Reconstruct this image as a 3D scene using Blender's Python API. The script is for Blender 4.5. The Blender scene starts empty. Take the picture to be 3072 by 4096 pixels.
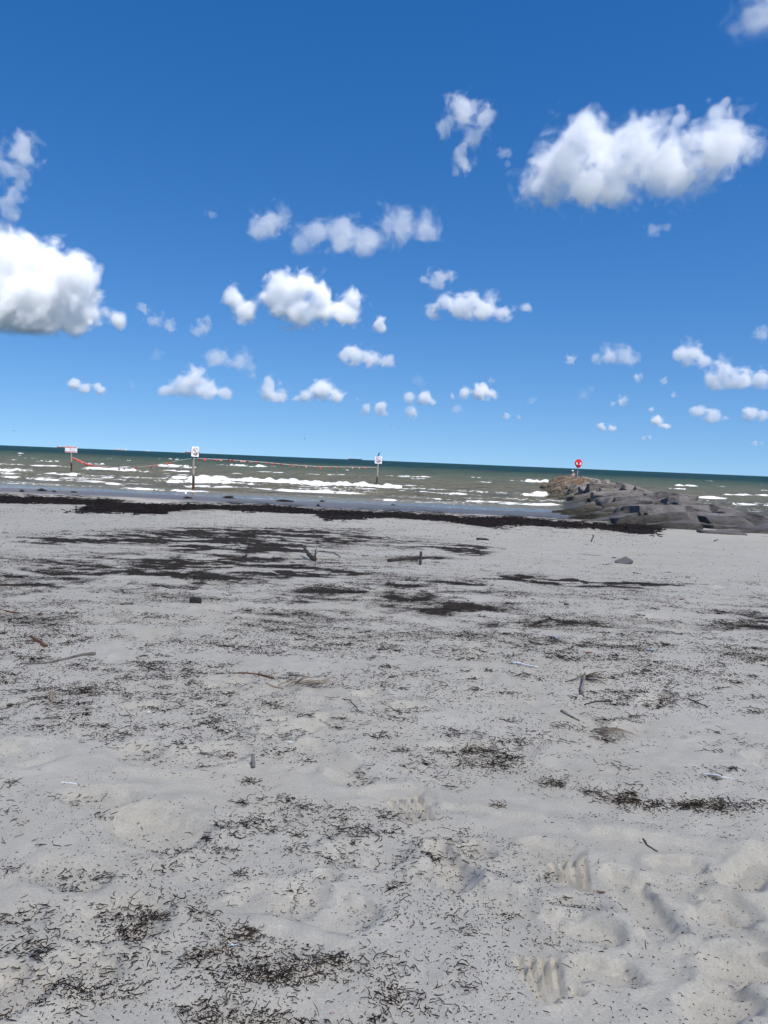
import bpy, bmesh, math, random, time
import numpy as np
import openvdb
from mathutils import Matrix, Vector, Quaternion

T0 = time.time()
sc = bpy.context.scene
col = sc.collection
random.seed(7)

# ------------------------------------------------------------------ camera
CAM = Vector((0, 0, 1.08))
FPX = 3077.0                                   # focal length in photo pixels (3072 wide)
PITCH, ROLL = math.radians(3.81), math.radians(2.33)
_R0 = Vector((1, 0, 0)); FW = Vector((0, math.cos(PITCH), -math.sin(PITCH))); _U0 = _R0.cross(FW)
RT = math.cos(ROLL) * _R0 + math.sin(ROLL) * _U0
UP = -math.sin(ROLL) * _R0 + math.cos(ROLL) * _U0
cd = bpy.data.cameras.new('camera'); cam = bpy.data.objects.new('camera', cd); col.objects.link(cam)
cd.sensor_fit = 'HORIZONTAL'; cd.sensor_width = 36; cd.lens = 36 * FPX / 3072
cd.clip_start = .05; cd.clip_end = 200000
_m = Matrix((RT, UP, -FW)).transposed().to_4x4(); _m.translation = CAM; cam.matrix_world = _m
sc.camera = cam

# ------------------------------------------------------------------ sky, sun, exposure
AZ, EL = math.radians(140), math.radians(60)   # high sun over the right shoulder
SUN = Vector((math.sin(AZ) * math.cos(EL), math.cos(AZ) * math.cos(EL), math.sin(EL)))
w = bpy.data.worlds.new('World'); sc.world = w; w.use_nodes = True; nt = w.node_tree
bg = nt.nodes['Background']
sky = nt.nodes.new('ShaderNodeTexSky'); sky.sky_type = 'NISHITA'; sky.sun_disc = False
sky.sun_elevation = EL; sky.sun_rotation = AZ
sky.air_density = 1.0; sky.dust_density = 0.15; sky.ozone_density = 1.5
tc = nt.nodes.new('ShaderNodeTexCoord')
vm = nt.nodes.new('ShaderNodeVectorMath'); vm.operation = 'MULTIPLY_ADD'
vm.inputs[1].default_value = (1, 1, .9); vm.inputs[2].default_value = (0, 0, .125)
nt.links.new(tc.outputs['Generated'], vm.inputs[0])
nn = nt.nodes.new('ShaderNodeVectorMath'); nn.operation = 'NORMALIZE'
nt.links.new(vm.outputs[0], nn.inputs[0]); nt.links.new(nn.outputs[0], sky.inputs[0])
hs = nt.nodes.new('ShaderNodeHueSaturation'); hs.inputs['Saturation'].default_value = 1.42; hs.inputs['Hue'].default_value = .5085
nt.links.new(sky.outputs[0], hs.inputs['Color']); nt.links.new(hs.outputs[0], bg.inputs[0])
bg.inputs[1].default_value = 0.106
sd = bpy.data.lights.new('sun', 'SUN'); sd.energy = 5.0; sd.angle = math.radians(.53); sd.color = (1, .96, .9)
so = bpy.data.objects.new('sun', sd); so.rotation_euler = SUN.to_track_quat('Z', 'Y').to_euler(); col.objects.link(so)
vs_ = sc.view_settings
vs_.view_transform = 'Standard'; vs_.look = 'None'; vs_.exposure = 0.42; vs_.gamma = 1; vs_.use_curve_mapping = False
SHADE = .64                                     # optical thickness of the cloud that shades the beach
cy = sc.cycles
cy.max_bounces = 24; cy.volume_bounces = 24; cy.diffuse_bounces = 3; cy.glossy_bounces = 3
cy.transparent_max_bounces = 24; cy.use_denoising = True; cy.caustics_reflective = False; cy.caustics_refractive = False

# ------------------------------------------------------------------ helpers
def ray(u, v): return FW + (u - 1536) / FPX * RT + (2048 - v) / FPX * UP
nF, nR, nU, nC = (np.array(a) for a in (FW, RT, UP, CAM))
def rays(u, v):
    u = np.asarray(u, float); v = np.asarray(v, float)
    return nF + ((u - 1536) / FPX)[..., None] * nR + ((2048 - v) / FPX)[..., None] * nU
def project(x, y, z):
    q = np.stack([x, y, z], -1) - nC
    d = q @ nF
    return 1536 + FPX * (q @ nR) / d, 2048 - FPX * (q @ nU) / d, d

def perlin2(x, y, seed):
    a = np.random.default_rng(seed).uniform(0, 2 * np.pi, 4096); gx, gy = np.cos(a), np.sin(a)
    i = np.floor(x).astype(np.int64); j = np.floor(y).astype(np.int64); fx = x - i; fy = y - j
    wx = fx ** 3 * (fx * (fx * 6 - 15) + 10); wy = fy ** 3 * (fy * (fy * 6 - 15) + 10)
    out = 0
    for dx in (0, 1):
        for dy in (0, 1):
            h = (((i + dx) * 73856093) ^ ((j + dy) * 19349663)) & 4095
            out = out + (gx[h] * (fx - dx) + gy[h] * (fy - dy)) * (wx if dx else 1 - wx) * (wy if dy else 1 - wy)
    return out * 1.5
def fbm2(x, y, seed, octs=4, gain=.5):
    o = 0; a = 1; f = 1
    for k in range(octs):
        o = o + a * perlin2(x * f + 7.7 * k, y * f - 3.1 * k, seed + k); a *= gain; f *= 2.03
    return o
def perlin3(P, seed):
    g = np.random.default_rng(seed).normal(size=(4096, 3)).astype(np.float32); g /= np.linalg.norm(g, axis=1)[:, None]
    i = np.floor(P).astype(np.int64); f = (P - i).astype(np.float32); ww = f * f * f * (f * (f * 6 - 15) + 10)
    out = 0
    for dx in (0, 1):
        for dy in (0, 1):
            for dz in (0, 1):
                h = ((i[..., 0] + dx) * 73856093 ^ (i[..., 1] + dy) * 19349663 ^ (i[..., 2] + dz) * 83492791) & 4095
                gg = g[h]
                d = (f[..., 0] - dx) * gg[..., 0] + (f[..., 1] - dy) * gg[..., 1] + (f[..., 2] - dz) * gg[..., 2]
                out = out + d * (ww[..., 0] if dx else 1 - ww[..., 0]) * (ww[..., 1] if dy else 1 - ww[..., 1]) * (ww[..., 2] if dz else 1 - ww[..., 2])
    return out
def sstep(a, b, x):
    t = np.clip((x - a) / (b - a), 0, 1); return t * t * (3 - 2 * t)

def mesh_np(name, V, Fc, mats=(), smooth=True, midx=None):
    """V (N,3), Fc (M,k) with k = 3 or 4"""
    V = np.ascontiguousarray(V, np.float32); Fc = np.ascontiguousarray(Fc, np.int32); k = Fc.shape[1]
    me = bpy.data.meshes.new(name)
    me.vertices.add(len(V)); me.vertices.foreach_set('co', V.ravel())
    me.loops.add(Fc.size); me.loops.foreach_set('vertex_index', Fc.ravel())
    me.polygons.add(len(Fc)); me.polygons.foreach_set('loop_start', np.arange(len(Fc), dtype=np.int32) * k)
    me.polygons.foreach_set('use_smooth', np.full(len(Fc), smooth))
    for m in mats: me.materials.append(m)
    if midx is not None: me.polygons.foreach_set('material_index', np.asarray(midx, np.int32))
    me.update(calc_edges=True); me.validate()
    return me
def fattr(me, name, a):
    at = me.attributes.new(name, 'FLOAT', 'POINT'); at.data.foreach_set('value', np.asarray(a, np.float32).ravel())
def link(name, me, parent=None, **props):
    o = bpy.data.objects.new(name, me); col.objects.link(o)
    if parent is not None: o.parent = parent
    for k, v in props.items(): o[k] = v
    return o
def empty(name, loc, rz=0, **props):
    o = bpy.data.objects.new(name, None); o.empty_display_size = .2; col.objects.link(o)
    o.location = loc; o.rotation_euler = (0, 0, rz)
    for k, v in props.items(): o[k] = v
    return o
def bmobj(name, bm, mat, parent=None, smooth=False, **props):
    me = bpy.data.meshes.new(name); bmesh.ops.recalc_face_normals(bm, faces=bm.faces); bm.to_mesh(me); bm.free()
    for p in me.polygons: p.use_smooth = smooth
    me.materials.append(mat)
    return link(name, me, parent, **props)
def bx(bm, size, loc=(0, 0, 0), bevel=0, rot=None):
    r = bmesh.ops.create_cube(bm, size=1); vs = r['verts']
    bmesh.ops.scale(bm, vec=size, verts=vs)
    if bevel:
        es = list({e for v in vs for e in v.link_edges})
        rr = bmesh.ops.bevel(bm, geom=es, offset=bevel, segments=2, affect='EDGES'); vs = list({v for f in rr['faces'] for v in f.verts} | {v for v in vs if v.is_valid})
    if rot is not None: bmesh.ops.rotate(bm, cent=(0, 0, 0), matrix=rot, verts=vs)
    bmesh.ops.translate(bm, vec=loc, verts=vs)
    return vs
def tube_np(P, rad, n=8, cap=True):
    """tube along points P (k,3) with radii (k,) -> V, F quads (caps by tapering)"""
    P = np.asarray(P, float); k = len(P); rad = np.broadcast_to(np.asarray(rad, float), (k,))
    V = []; up = np.array((.13, .21, .97))
    for i in range(k):
        t = P[min(i + 1, k - 1)] - P[max(i - 1, 0)]; t = t / (np.linalg.norm(t) + 1e-9)
        a = np.cross(t, up); a /= np.linalg.norm(a) + 1e-9; b = np.cross(a, t)
        th = np.arange(n) * 2 * np.pi / n
        V.append(P[i] + rad[i] * (np.cos(th)[:, None] * a + np.sin(th)[:, None] * b))
    V = np.concatenate(V); F = []
    for i in range(k - 1):
        for j in range(n):
            F.append((i * n + j, i * n + (j + 1) % n, (i + 1) * n + (j + 1) % n, (i + 1) * n + j))
    if cap:
        V = np.concatenate([V, P[:1], P[-1:]]); c0, c1 = len(V) - 2, len(V) - 1
        for j in range(0, n, 1):
            F.append((c0, (j + 1) % n, j, c0)); o = (k - 1) * n; F.append((c1, o + j, o + (j + 1) % n, c1))
    return V, F
def faces_mesh(name, V, F, mat, smooth=True):
    me = bpy.data.meshes.new(name)
    me.from_pydata([tuple(v) for v in V], [], [tuple(dict.fromkeys(f)) for f in F]); me.update()
    for p in me.polygons: p.use_smooth = smooth
    me.materials.append(mat); return me
def merge(parts):
    V = []; F = []; o = 0
    for v, f in parts:
        V.append(np.asarray(v, float)); F += [tuple(i + o for i in q) for q in f]; o += len(v)
    return np.concatenate(V), F
def loft(rings, n=12):
    """rings: (cx,cy,cz, rx, rz) across Y axis -> closed body"""
    V = []; F = []; th = np.arange(n) * 2 * np.pi / n
    for (x, y, z, rx, rz) in rings:
        V.append(np.stack([x + rx * np.cos(th), np.full(n, y), z + rz * np.sin(th)], -1))
    V = np.concatenate(V)
    for i in range(len(rings) - 1):
        for j in range(n): F.append((i * n + j, (i + 1) * n + j, (i + 1) * n + (j + 1) % n, i * n + (j + 1) % n))
    F.append(tuple(range(n))); F.append(tuple(reversed(range((len(rings) - 1) * n, len(rings) * n))))
    return V, F

# ------------------------------------------------------------------ materials
def new_mat(name):
    m = bpy.data.materials.new(name); m.use_nodes = True
    return m, m.node_tree, m.node_tree.nodes['Principled BSDF']
def N(nt, typ, **kw):
    n = nt.nodes.new(typ)
    for k, v in kw.items(): setattr(n, k, v)
    return n
def noise(nt, scale, detail=4, rough=.55, vec=None, dist=0):
    n = N(nt, 'ShaderNodeTexNoise'); n.inputs['Scale'].default_value = scale; n.inputs['Detail'].default_value = detail
    n.inputs['Roughness'].default_value = rough; n.inputs['Distortion'].default_value = dist
    if vec is not None: nt.links.new(vec, n.inputs['Vector'])
    return n.outputs['Fac']
def ramp(nt, fac, stops):
    n = N(nt, 'ShaderNodeValToRGB'); e = n.color_ramp.elements
    while len(e) < len(stops): e.new(.5)
    for q, (p, c) in zip(e, stops):
        q.position = p; q.color = (*c, 1) if len(c) == 3 else c
    nt.links.new(fac, n.inputs[0]); return n.outputs['Color']
def mixc(nt, fac, a, b):
    n = N(nt, 'ShaderNodeMix', data_type='RGBA')
    for s, v in ((n.inputs[0], fac), (n.inputs[6], a), (n.inputs[7], b)):
        if isinstance(v, (int, float)): s.default_value = v
        elif isinstance(v, tuple): s.default_value = (*v, 1)
        else: nt.links.new(v, s)
    return n.outputs[2]
def math_(nt, op, a, b=None, c=None, clamp=False):
    n = N(nt, 'ShaderNodeMath', operation=op, use_clamp=clamp)
    for s, v in zip(n.inputs, (a, b, c)):
        if v is None: continue
        if isinstance(v, (int, float)): s.default_value = v
        else: nt.links.new(v, s)
    return n.outputs[0]
def mapr(nt, x, a, b, c=0., d=1., smooth=True):
    n = N(nt, 'ShaderNodeMapRange', interpolation_type='SMOOTHSTEP' if smooth else 'LINEAR')
    nt.links.new(x, n.inputs[0])
    for i, v in enumerate((a, b, c, d)): n.inputs[1 + i].default_value = v
    return n.outputs[0]
def bump(nt, p, h, strength, dist, prev=None):
    b = N(nt, 'ShaderNodeBump'); b.inputs['Strength'].default_value = strength; b.inputs['Distance'].default_value = dist
    nt.links.new(h, b.inputs['Height'])
    if prev is not None: nt.links.new(prev, b.inputs['Normal'])
    nt.links.new(b.outputs[0], p.inputs['Normal']); return b.outputs[0]
def attr(nt, name):
    a = N(nt, 'ShaderNodeAttribute'); a.attribute_name = name; return a.outputs['Fac']
def pos(nt): return N(nt, 'ShaderNodeNewGeometry').outputs['Position']
def objc(nt): return N(nt, 'ShaderNodeTexCoord').outputs['Object']
def simple(name, c, rough=.6, metal=0, var=.25, scale=12, bumpd=0., spec=.4):
    m, nt, p = new_mat(name); o = objc(nt)
    f = noise(nt, scale, 5, .6, o)
    nt.links.new(ramp(nt, f, [(.3, tuple(x * (1 - var) for x in c)), (.7, tuple(min(1, x * (1 + var)) for x in c))]), p.inputs['Base Color'])
    p.inputs['Roughness'].default_value = rough; p.inputs['Metallic'].default_value = metal; p.inputs['Specular IOR Level'].default_value = spec
    if bumpd: bump(nt, p, f, .6, bumpd)
    return m

# sand: fine grain, faint damp blotches, distant weed specks, wet strip near the water
def make_sand():
    m, nt, p = new_mat('beach_sand'); P = pos(nt)
    big = noise(nt, .9, 5, .6, P); fine = noise(nt, 160, 3, .7, P); mid = noise(nt, 9, 6, .65, P)
    c = ramp(nt, big, [(.3, (.435, .395, .31)), (.7, (.485, .45, .372))])
    c2 = ramp(nt, mid, [(.25, (.86, .86, .86)), (.75, (1.06, 1.06, 1.06))])
    mu = N(nt, 'ShaderNodeMix', data_type='RGBA', blend_type='MULTIPLY'); mu.inputs[0].default_value = 1
    nt.links.new(c, mu.inputs[6]); nt.links.new(c2, mu.inputs[7])
    gr = ramp(nt, fine, [(.3, (.84, .84, .84)), (.7, (1.1, 1.1, 1.1))])
    mu2 = N(nt, 'ShaderNodeMix', data_type='RGBA', blend_type='MULTIPLY'); mu2.inputs[0].default_value = 1
    nt.links.new(mu.outputs[2], mu2.inputs[6]); nt.links.new(gr, mu2.inputs[7])
    wet = math_(nt, 'ADD', attr(nt, 'wet'), math_(nt, 'MULTIPLY', math_(nt, 'SUBTRACT', noise(nt, .5, 4, .6, P), .5), .35))
    wet = mapr(nt, wet, .25, .75)
    colr = mixc(nt, wet, mu2.outputs[2], (.115, .098, .08))
    # specks of weed too small to tell apart, drawn out along the shore
    mp = N(nt, 'ShaderNodeMapping'); mp.inputs['Scale'].default_value = (9.0, 20.0, 1.0); mp.inputs['Rotation'].default_value = (0, 0, .1); nt.links.new(P, mp.inputs[0])
    s1 = noise(nt, 2.4, 8, .72, mp.outputs[0], .4)
    wd = attr(nt, 'weed')
    colr = mixc(nt, math_(nt, 'MULTIPLY', mapr(nt, wd, .08, .6), mapr(nt, mid, .3, .7, .25, .75)), colr, (.16, .135, .105))
    thr = math_(nt, 'MULTIPLY_ADD', math_(nt, 'POWER', wd, 1.8), -.34, .635)
    k = mapr(nt, math_(nt, 'SUBTRACT', s1, thr), .0, .03)
    k = math_(nt, 'MULTIPLY', k, mapr(nt, wd, .02, .25))
    colr = mixc(nt, math_(nt, 'MULTIPLY', k, .9), colr, (.014, .011, .010))
    nt.links.new(colr, p.inputs['Base Color'])
    nt.links.new(mapr(nt, wet, 0, 1, .95, .42), p.inputs['Roughness'])
    nt.links.new(mapr(nt, k, 0, 1, .3, .02), p.inputs['Specular IOR Level'])
    b1 = bump(nt, p, mid, .5, .012); b2 = bump(nt, p, fine, .35, .002, b1); bump(nt, p, k, .6, .015, b2)
    return m
M_SAND = make_sand()

def make_sea():
    m, nt, p = new_mat('sea_water'); P = pos(nt)
    dist = attr(nt, 'offshore')                                   # metres from the waterline
    pat = noise(nt, .05, 4, .6, P)
    d2 = math_(nt, 'MULTIPLY_ADD', math_(nt, 'SUBTRACT', pat, .5), 120, dist)
    c = ramp(nt, mapr(nt, d2, 0, 420, 0, 1, False), [(0, (.14, .122, .075)), (.16, (.12, .118, .074)), (.34, (.065, .09, .056)), (.75, (.010, .038, .042))])
    foam = attr(nt, 'foam')
    n1 = noise(nt, 2.2, 7, .7, P, .6); n2 = noise(nt, 9, 5, .7, P)
    vo = N(nt, 'ShaderNodeTexVoronoi', feature='DISTANCE_TO_EDGE'); vo.inputs['Scale'].default_value = 1.3
    wp = N(nt, 'ShaderNodeVectorMath', operation='ADD'); nz = N(nt, 'ShaderNodeTexNoise'); nz.inputs['Scale'].default_value = 1.1; nz.inputs['Detail'].default_value = 4
    nt.links.new(P, nz.inputs['Vector']); nt.links.new(P, wp.inputs[0]); nt.links.new(nz.outputs['Color'], wp.inputs[1]); nt.links.new(wp.outputs[0], vo.inputs['Vector'])
    lace = mapr(nt, vo.outputs['Distance'], .0, .16, 1, 0)
    h = math_(nt, 'ADD', math_(nt, 'MULTIPLY_ADD', n2, .35, math_(nt, 'MULTIPLY', n1, .75)), math_(nt, 'MULTIPLY', lace, .22))
    f1 = math_(nt, 'SUBTRACT', math_(nt, 'MULTIPLY_ADD', foam, 1.0, h), 1.16)
    f = mapr(nt, f1, -.05, .12)
    body = mixc(nt, f, c, (.83, .83, .81))
    mp = N(nt, 'ShaderNodeMapping'); mp.inputs['Scale'].default_value = (.5, 1.4, 1); nt.links.new(P, mp.inputs[0])
    rip = noise(nt, 2.5, 6, .62, mp.outputs[0], .3)
    big = noise(nt, .35, 4, .6, mp.outputs[0])
    calm = mapr(nt, dist, 0, 9, .12, 1)
    b = N(nt, 'ShaderNodeBump'); b.inputs['Distance'].default_value = .45; nt.links.new(calm, b.inputs['Strength']); nt.links.new(rip, b.inputs['Height'])
    b2 = N(nt, 'ShaderNodeBump'); b2.inputs['Distance'].default_value = 2.4; nt.links.new(calm, b2.inputs['Strength']); nt.links.new(big, b2.inputs['Height']); nt.links.new(b.outputs[0], b2.inputs['Normal'])
    b3 = N(nt, 'ShaderNodeBump'); b3.inputs['Distance'].default_value = .06; nt.links.new(f, b3.inputs['Strength']); nt.links.new(n2, b3.inputs['Height']); nt.links.new(b2.outputs[0], b3.inputs['Normal'])
    # mirror share: Fresnel, held down offshore where a rough sea hides its own grazing slopes
    nt.nodes.remove(p)
    df = N(nt, 'ShaderNodeBsdfDiffuse'); gl_ = N(nt, 'ShaderNodeBsdfGlossy'); fr = N(nt, 'ShaderNodeFresnel'); fr.inputs['IOR'].default_value = 1.33
    nt.links.new(body, df.inputs['Color']); gl_.inputs['Roughness'].default_value = .14
    for q in (df, gl_, fr): nt.links.new(b3.outputs[0], q.inputs['Normal'])
    lim = mapr(nt, math_(nt, 'LOGARITHM', math_(nt, 'ADD', dist, 3), 10), .5, 2.5, .80, .13, False)
    fac = math_(nt, 'MULTIPLY', math_(nt, 'MINIMUM', fr.outputs[0], lim), math_(nt, 'SUBTRACT', 1, f))
    mx = N(nt, 'ShaderNodeMixShader'); nt.links.new(fac, mx.inputs[0]); nt.links.new(df.outputs[0], mx.inputs[1]); nt.links.new(gl_.outputs[0], mx.inputs[2])
    nt.links.new(mx.outputs[0], nt.nodes['Material Output'].inputs['Surface'])
    return m
M_SEA = make_sea()

def make_weed(name, a, b):
    m, nt, p = new_mat(name); P = pos(nt)
    f = noise(nt, 6, 4, .7, P)
    nt.links.new(ramp(nt, f, [(.35, a), (.7, b)]), p.inputs['Base Color']); p.inputs['Roughness'].default_value = .8
    p.inputs['Specular IOR Level'].default_value = .06
    return m
M_WEED = make_weed('dry_seaweed', (.011, .009, .008), (.055, .038, .026))
M_WRACK = make_weed('wrack_seaweed', (.010, .008, .008), (.03, .023, .019))
M_REDWEED = make_weed('reddish_weed', (.09, .05, .03), (.20, .13, .07))

def make_granite():
    m, nt, p = new_mat('jetty_granite'); P = pos(nt); O = objc(nt)
    oi = N(nt, 'ShaderNodeObjectInfo').outputs['Random']
    f = noise(nt, 1.2, 6, .65, P); g = noise(nt, 40, 3, .7, P); h = noise(nt, 6, 6, .7, P)
    c = ramp(nt, f, [(.25, (.125, .108, .092)), (.55, (.205, .183, .162)), (.8, (.30, .27, .24))])
    smp = N(nt, 'ShaderNodeMapping'); smp.inputs['Scale'].default_value = (1.2, 7, 7); nt.links.new(O, smp.inputs[0]); stri = noise(nt, 1.6, 6, .7, smp.outputs[0])
    v = mapr(nt, oi, 0, 1, .68, 1.26, False)
    mu = N(nt, 'ShaderNodeMix', data_type='RGBA', blend_type='MULTIPLY'); mu.inputs[0].default_value = 1
    cv = N(nt, 'ShaderNodeCombineColor'); [nt.links.new(v, cv.inputs[i]) for i in range(3)]
    nt.links.new(c, mu.inputs[6]); nt.links.new(cv.outputs[0], mu.inputs[7])
    sp = ramp(nt, g, [(.35, (.75, .75, .75)), (.65, (1.12, 1.12, 1.12))])
    mu2 = N(nt, 'ShaderNodeMix', data_type='RGBA', blend_type='MULTIPLY'); mu2.inputs[0].default_value = 1
    nt.links.new(mu.outputs[2], mu2.inputs[6]); nt.links.new(sp, mu2.inputs[7])
    # tide stain: dark brown-green growth below the splash line
    z = N(nt, 'ShaderNodeSeparateXYZ'); nt.links.new(P, z.inputs[0])
    zz = math_(nt, 'MULTIPLY_ADD', math_(nt, 'SUBTRACT', f, .5), 1.0, z.outputs[2])
    st = mapr(nt, zz, -.95, -.35, .92, 0)
    algae = ramp(nt, h, [(.35, (.022, .02, .012)), (.6, (.05, .045, .02)), (.75, (.06, .075, .015))])
    nt.links.new(mixc(nt, st, mu2.outputs[2], algae), p.inputs['Base Color'])
    nt.links.new(mapr(nt, st, 0, 1, .85, .5), p.inputs['Roughness']); p.inputs['Specular IOR Level'].default_value = .3
    b0 = bump(nt, p, stri, .9, .10); b1 = bump(nt, p, h, 1.0, .06, b0); bump(nt, p, g, .5, .012, b1)
    return m
M_GRANITE = make_granite()
M_ALGAE = simple('green_algae_stone', (.11, .15, .02), .7, 0, .5, 6, .02)
M_RUBBLE = simple('gap_shade_rubble', (.06, .052, .045), .95, 0, .4, 3, .05)

def make_post():
    m, nt, p = new_mat('weathered_post'); O = objc(nt)
    mp = N(nt, 'ShaderNodeMapping'); mp.inputs['Scale'].default_value = (30, 30, 1.6); nt.links.new(O, mp.inputs[0])
    g = noise(nt, 1, 6, .65, mp.outputs[0])
    c = ramp(nt, g, [(.3, (.13, .105, .08)), (.6, (.36, .31, .25)), (.8, (.46, .42, .36))])
    s = N(nt, 'ShaderNodeSeparateXYZ'); nt.links.new(O, s.inputs[0])
    z = math_(nt, 'MULTIPLY_ADD', math_(nt, 'SUBTRACT', g, .5), 1.1, s.outputs[2])
    low = mapr(nt, z, .75, 1.05, 1, 0)
    wetc = mixc(nt, mapr(nt, z, .3, .55, 1, 0), (.018, .015, .013), (.075, .032, .015))
    nt.links.new(mixc(nt, low, c, wetc), p.inputs['Base Color'])
    p.inputs['Roughness'].default_value = .8; bump(nt, p, g, .6, .01)
    return m
M_POST = make_post()
M_SIGNW = simple('sign_white', (.80, .81, .82), .4, 0, .04, 3)
M_SIGNRED = simple('sign_red', (.46, .02, .04), .45, 0, .12, 8)
M_SIGNPUR = simple('sign_ring', (.20, .012, .035), .45, 0, .25, 5)
M_SIGNBLK = simple('sign_black', (.012, .01, .014), .5, 0, .2, 8)
M_SIGNPNL = simple('sign_backing', (.30, .31, .33), .5, .4, .2, 8)
M_ROPE = simple('pale_rope', (.62, .60, .54), .8, 0, .2, 30)
M_PENN = simple('red_pennant', (.62, .025, .02), .55, 0, .3, 8)
M_PENN2 = simple('faded_pennant', (.72, .22, .16), .6, 0, .3, 8)
M_RING = simple('red_housing', (.62, .006, .012), .3, 0, .06, 3, 0, .5)
M_WHITE = simple('white_plastic', (.82, .82, .82), .35, 0, .04, 10, 0, .5)
M_GALV = simple('galvanised', (.55, .55, .53), .45, .3, .15, 20)
M_IRON = simple('rusty_iron', (.03, .022, .018), .8, 0, .4, 30)
M_WOODD = simple('dark_driftwood', (.055, .04, .03), .85, 0, .5, 14, .004)
M_WOODR = simple('red_driftwood', (.13, .055, .032), .8, 0, .45, 14, .004)
M_WOODT = simple('tan_driftwood', (.26, .20, .135), .85, 0, .4, 14, .004)
M_WOODG = simple('grey_driftwood', (.19, .165, .14), .85, 0, .4, 14, .004)
M_STONE = simple('brown_stone', (.13, .115, .11), .9, 0, .4, 12, .006)
M_BLUEP = simple('pale_blue_plastic', (.50, .66, .82), .3, 0, .08, 6)
M_LEAF = simple('brown_leaf', (.22, .09, .035), .7, 0, .35, 30)
M_BIRDK = simple('bird_black', (.012, .012, .016), .5, 0, .3, 20)
M_BIRDG = simple('bird_grey', (.10, .10, .11), .7, 0, .2, 20)
M_BIRDW = simple('bird_white', (.75, .75, .74), .7, 0, .06, 20)
M_BEAK = simple('bird_beak', (.10, .03, .02), .5)
M_SKIN = simple('skin', (.40, .21, .13), .55, 0, .08, 8)
M_HAIR = simple('dark_hair', (.015, .011, .009), .6)
M_CLOTH = simple('white_cloth', (.75, .75, .75), .85, 0, .05, 10)
M_SHORT = simple('dark_cloth', (.03, .035, .05), .85, 0, .1, 10)
M_HULLR = simple('ship_red', (.45, .11, .05), .6, 0, .15, .05)
M_HULLB = simple('ship_dark', (.05, .07, .09), .6, 0, .15, .05)
M_SHIPW = simple('ship_white', (.8, .8, .8), .5, 0, .05, .05)

# ------------------------------------------------------------------ the beach profile
SEA_Z, SLOPE = -1.15, .0338
def s_of(x, y): return y + .1 * x                               # distance seaward, the shore runs slightly askew
def base_z(x, y):
    s = s_of(x, y)
    return -SLOPE * np.where(s > 60, 55 + (s - 60) * .2, np.log1p(np.exp(np.clip((s - 5) * 1.2, -40, 60))) / 1.2)
def px_ground(u, v):
    """photo pixel -> point on the smooth beach"""
    d = rays(u, v); lo = np.full(d.shape[:-1], .3); hi = np.full(d.shape[:-1], 400.)
    for _ in range(27):
        t = (lo + hi) / 2; q = nC + d * t[..., None]
        under = q[..., 2] < base_z(q[..., 0], q[..., 1])
        hi = np.where(under, t, hi); lo = np.where(under, lo, t)
    return nC + d * hi[..., None]
def px_sea(u, v, z=SEA_Z):
    d = rays(u, v); t = (z - nC[2]) / np.minimum(d[..., 2], -1e-5)
    return nC + d * t[..., None]
def seg_dist(x, y, a, b):
    ax, ay = a[0], a[1]; dx, dy = b[0] - ax, b[1] - ay; L = dx * dx + dy * dy + 1e-9
    t = np.clip(((x - ax) * dx + (y - ay) * dy) / L, 0, 1)
    return np.hypot(x - ax - t * dx, y - ay - t * dy), t

# hand prints, shoe prints and scarps, read off the photo and put on the ground
def G8(a, b): return px_ground(2000 + a / 1.5476, 3000 + b / 1.5476)
def G7(a, b): return px_ground(1000 + a / 1.508, 3000 + b / 1.508)
GROOVES = [(G8(*a), G8(*b), r, d) for a, b, r, d in [
    ((325, 700), (405, 845), .009, .010), ((385, 665), (445, 860), .010, .013), ((445, 660), (495, 875), .010, .013), ((512, 675), (540, 870), .010, .012),
    ((112, 1325), (245, 1565), .010, .012), ((185, 1325), (285, 1585), .010, .013), ((255, 1325), (335, 1590), .010, .013), ((335, 1320), (372, 1560), .010, .010),
    ((470, 1430), (520, 1465), .014, .012), ((455, 1520), (495, 1550), .012, .010)]]
GROOVES += [(G7(*a), G7(*b), r, d) for a, b, r, d in [
    ((850, 300), (1000, 420), .010, .011), ((880, 255), (1045, 412), .011, .012), ((950, 255), (1075, 392), .010, .011), ((1005, 240), (1100, 408), .012, .014)]]
SHOES = [(G8(*a), G8(*b), w_, d, tr) for a, b, w_, d, tr in [
    ((1490, 830), (1659, 640), .055, .022, 1), ((760, 790), (985, 1130), .058, .020, 0), ((1400, 1400), (1600, 1340), .06, .020, 1),
    ((1320, 1040), (1560, 1200), .06, .016, .5), ((1020, 700), (1180, 700), .05, .016, .3), ((980, 830), (1170, 880), .06, .014, .6),
    ((1380, 930), (1490, 1010), .05, .014, 0), ((420, 1080), (620, 1150), .055, .014, .4), ((560, 1380), (760, 1420), .05, .016, .3),
    ((1280, 1640), (1460, 1560), .06, .018, 1), ((250, 590), (400, 620), .06, .014, 0),
    ((420, 980), (520, 1000), .06, .010, 0)]]
SHOES += [(G7(*a), G7(*b), w_, d, tr) for a, b, w_, d, tr in [
    ((1130, 590), (1290, 790), .05, .018, 0), ((1360, 590), (1390, 600), .05, .012, 0), ((330, 900), (580, 960), .09, .018, 0), ((820, 230), (960, 225), .07, .012, 0),
    ((420, 740), (460, 750), .04, .012, 0), ((640, 600), (820, 620), .07, .010, 0), ((60, 870), (280, 850), .08, .012, 0), ((560, 140), (640, 150), .07, .014, 0)]]
def G6(a, b): return px_ground(a / 1.508, 3000 + b / 1.508)
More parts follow.
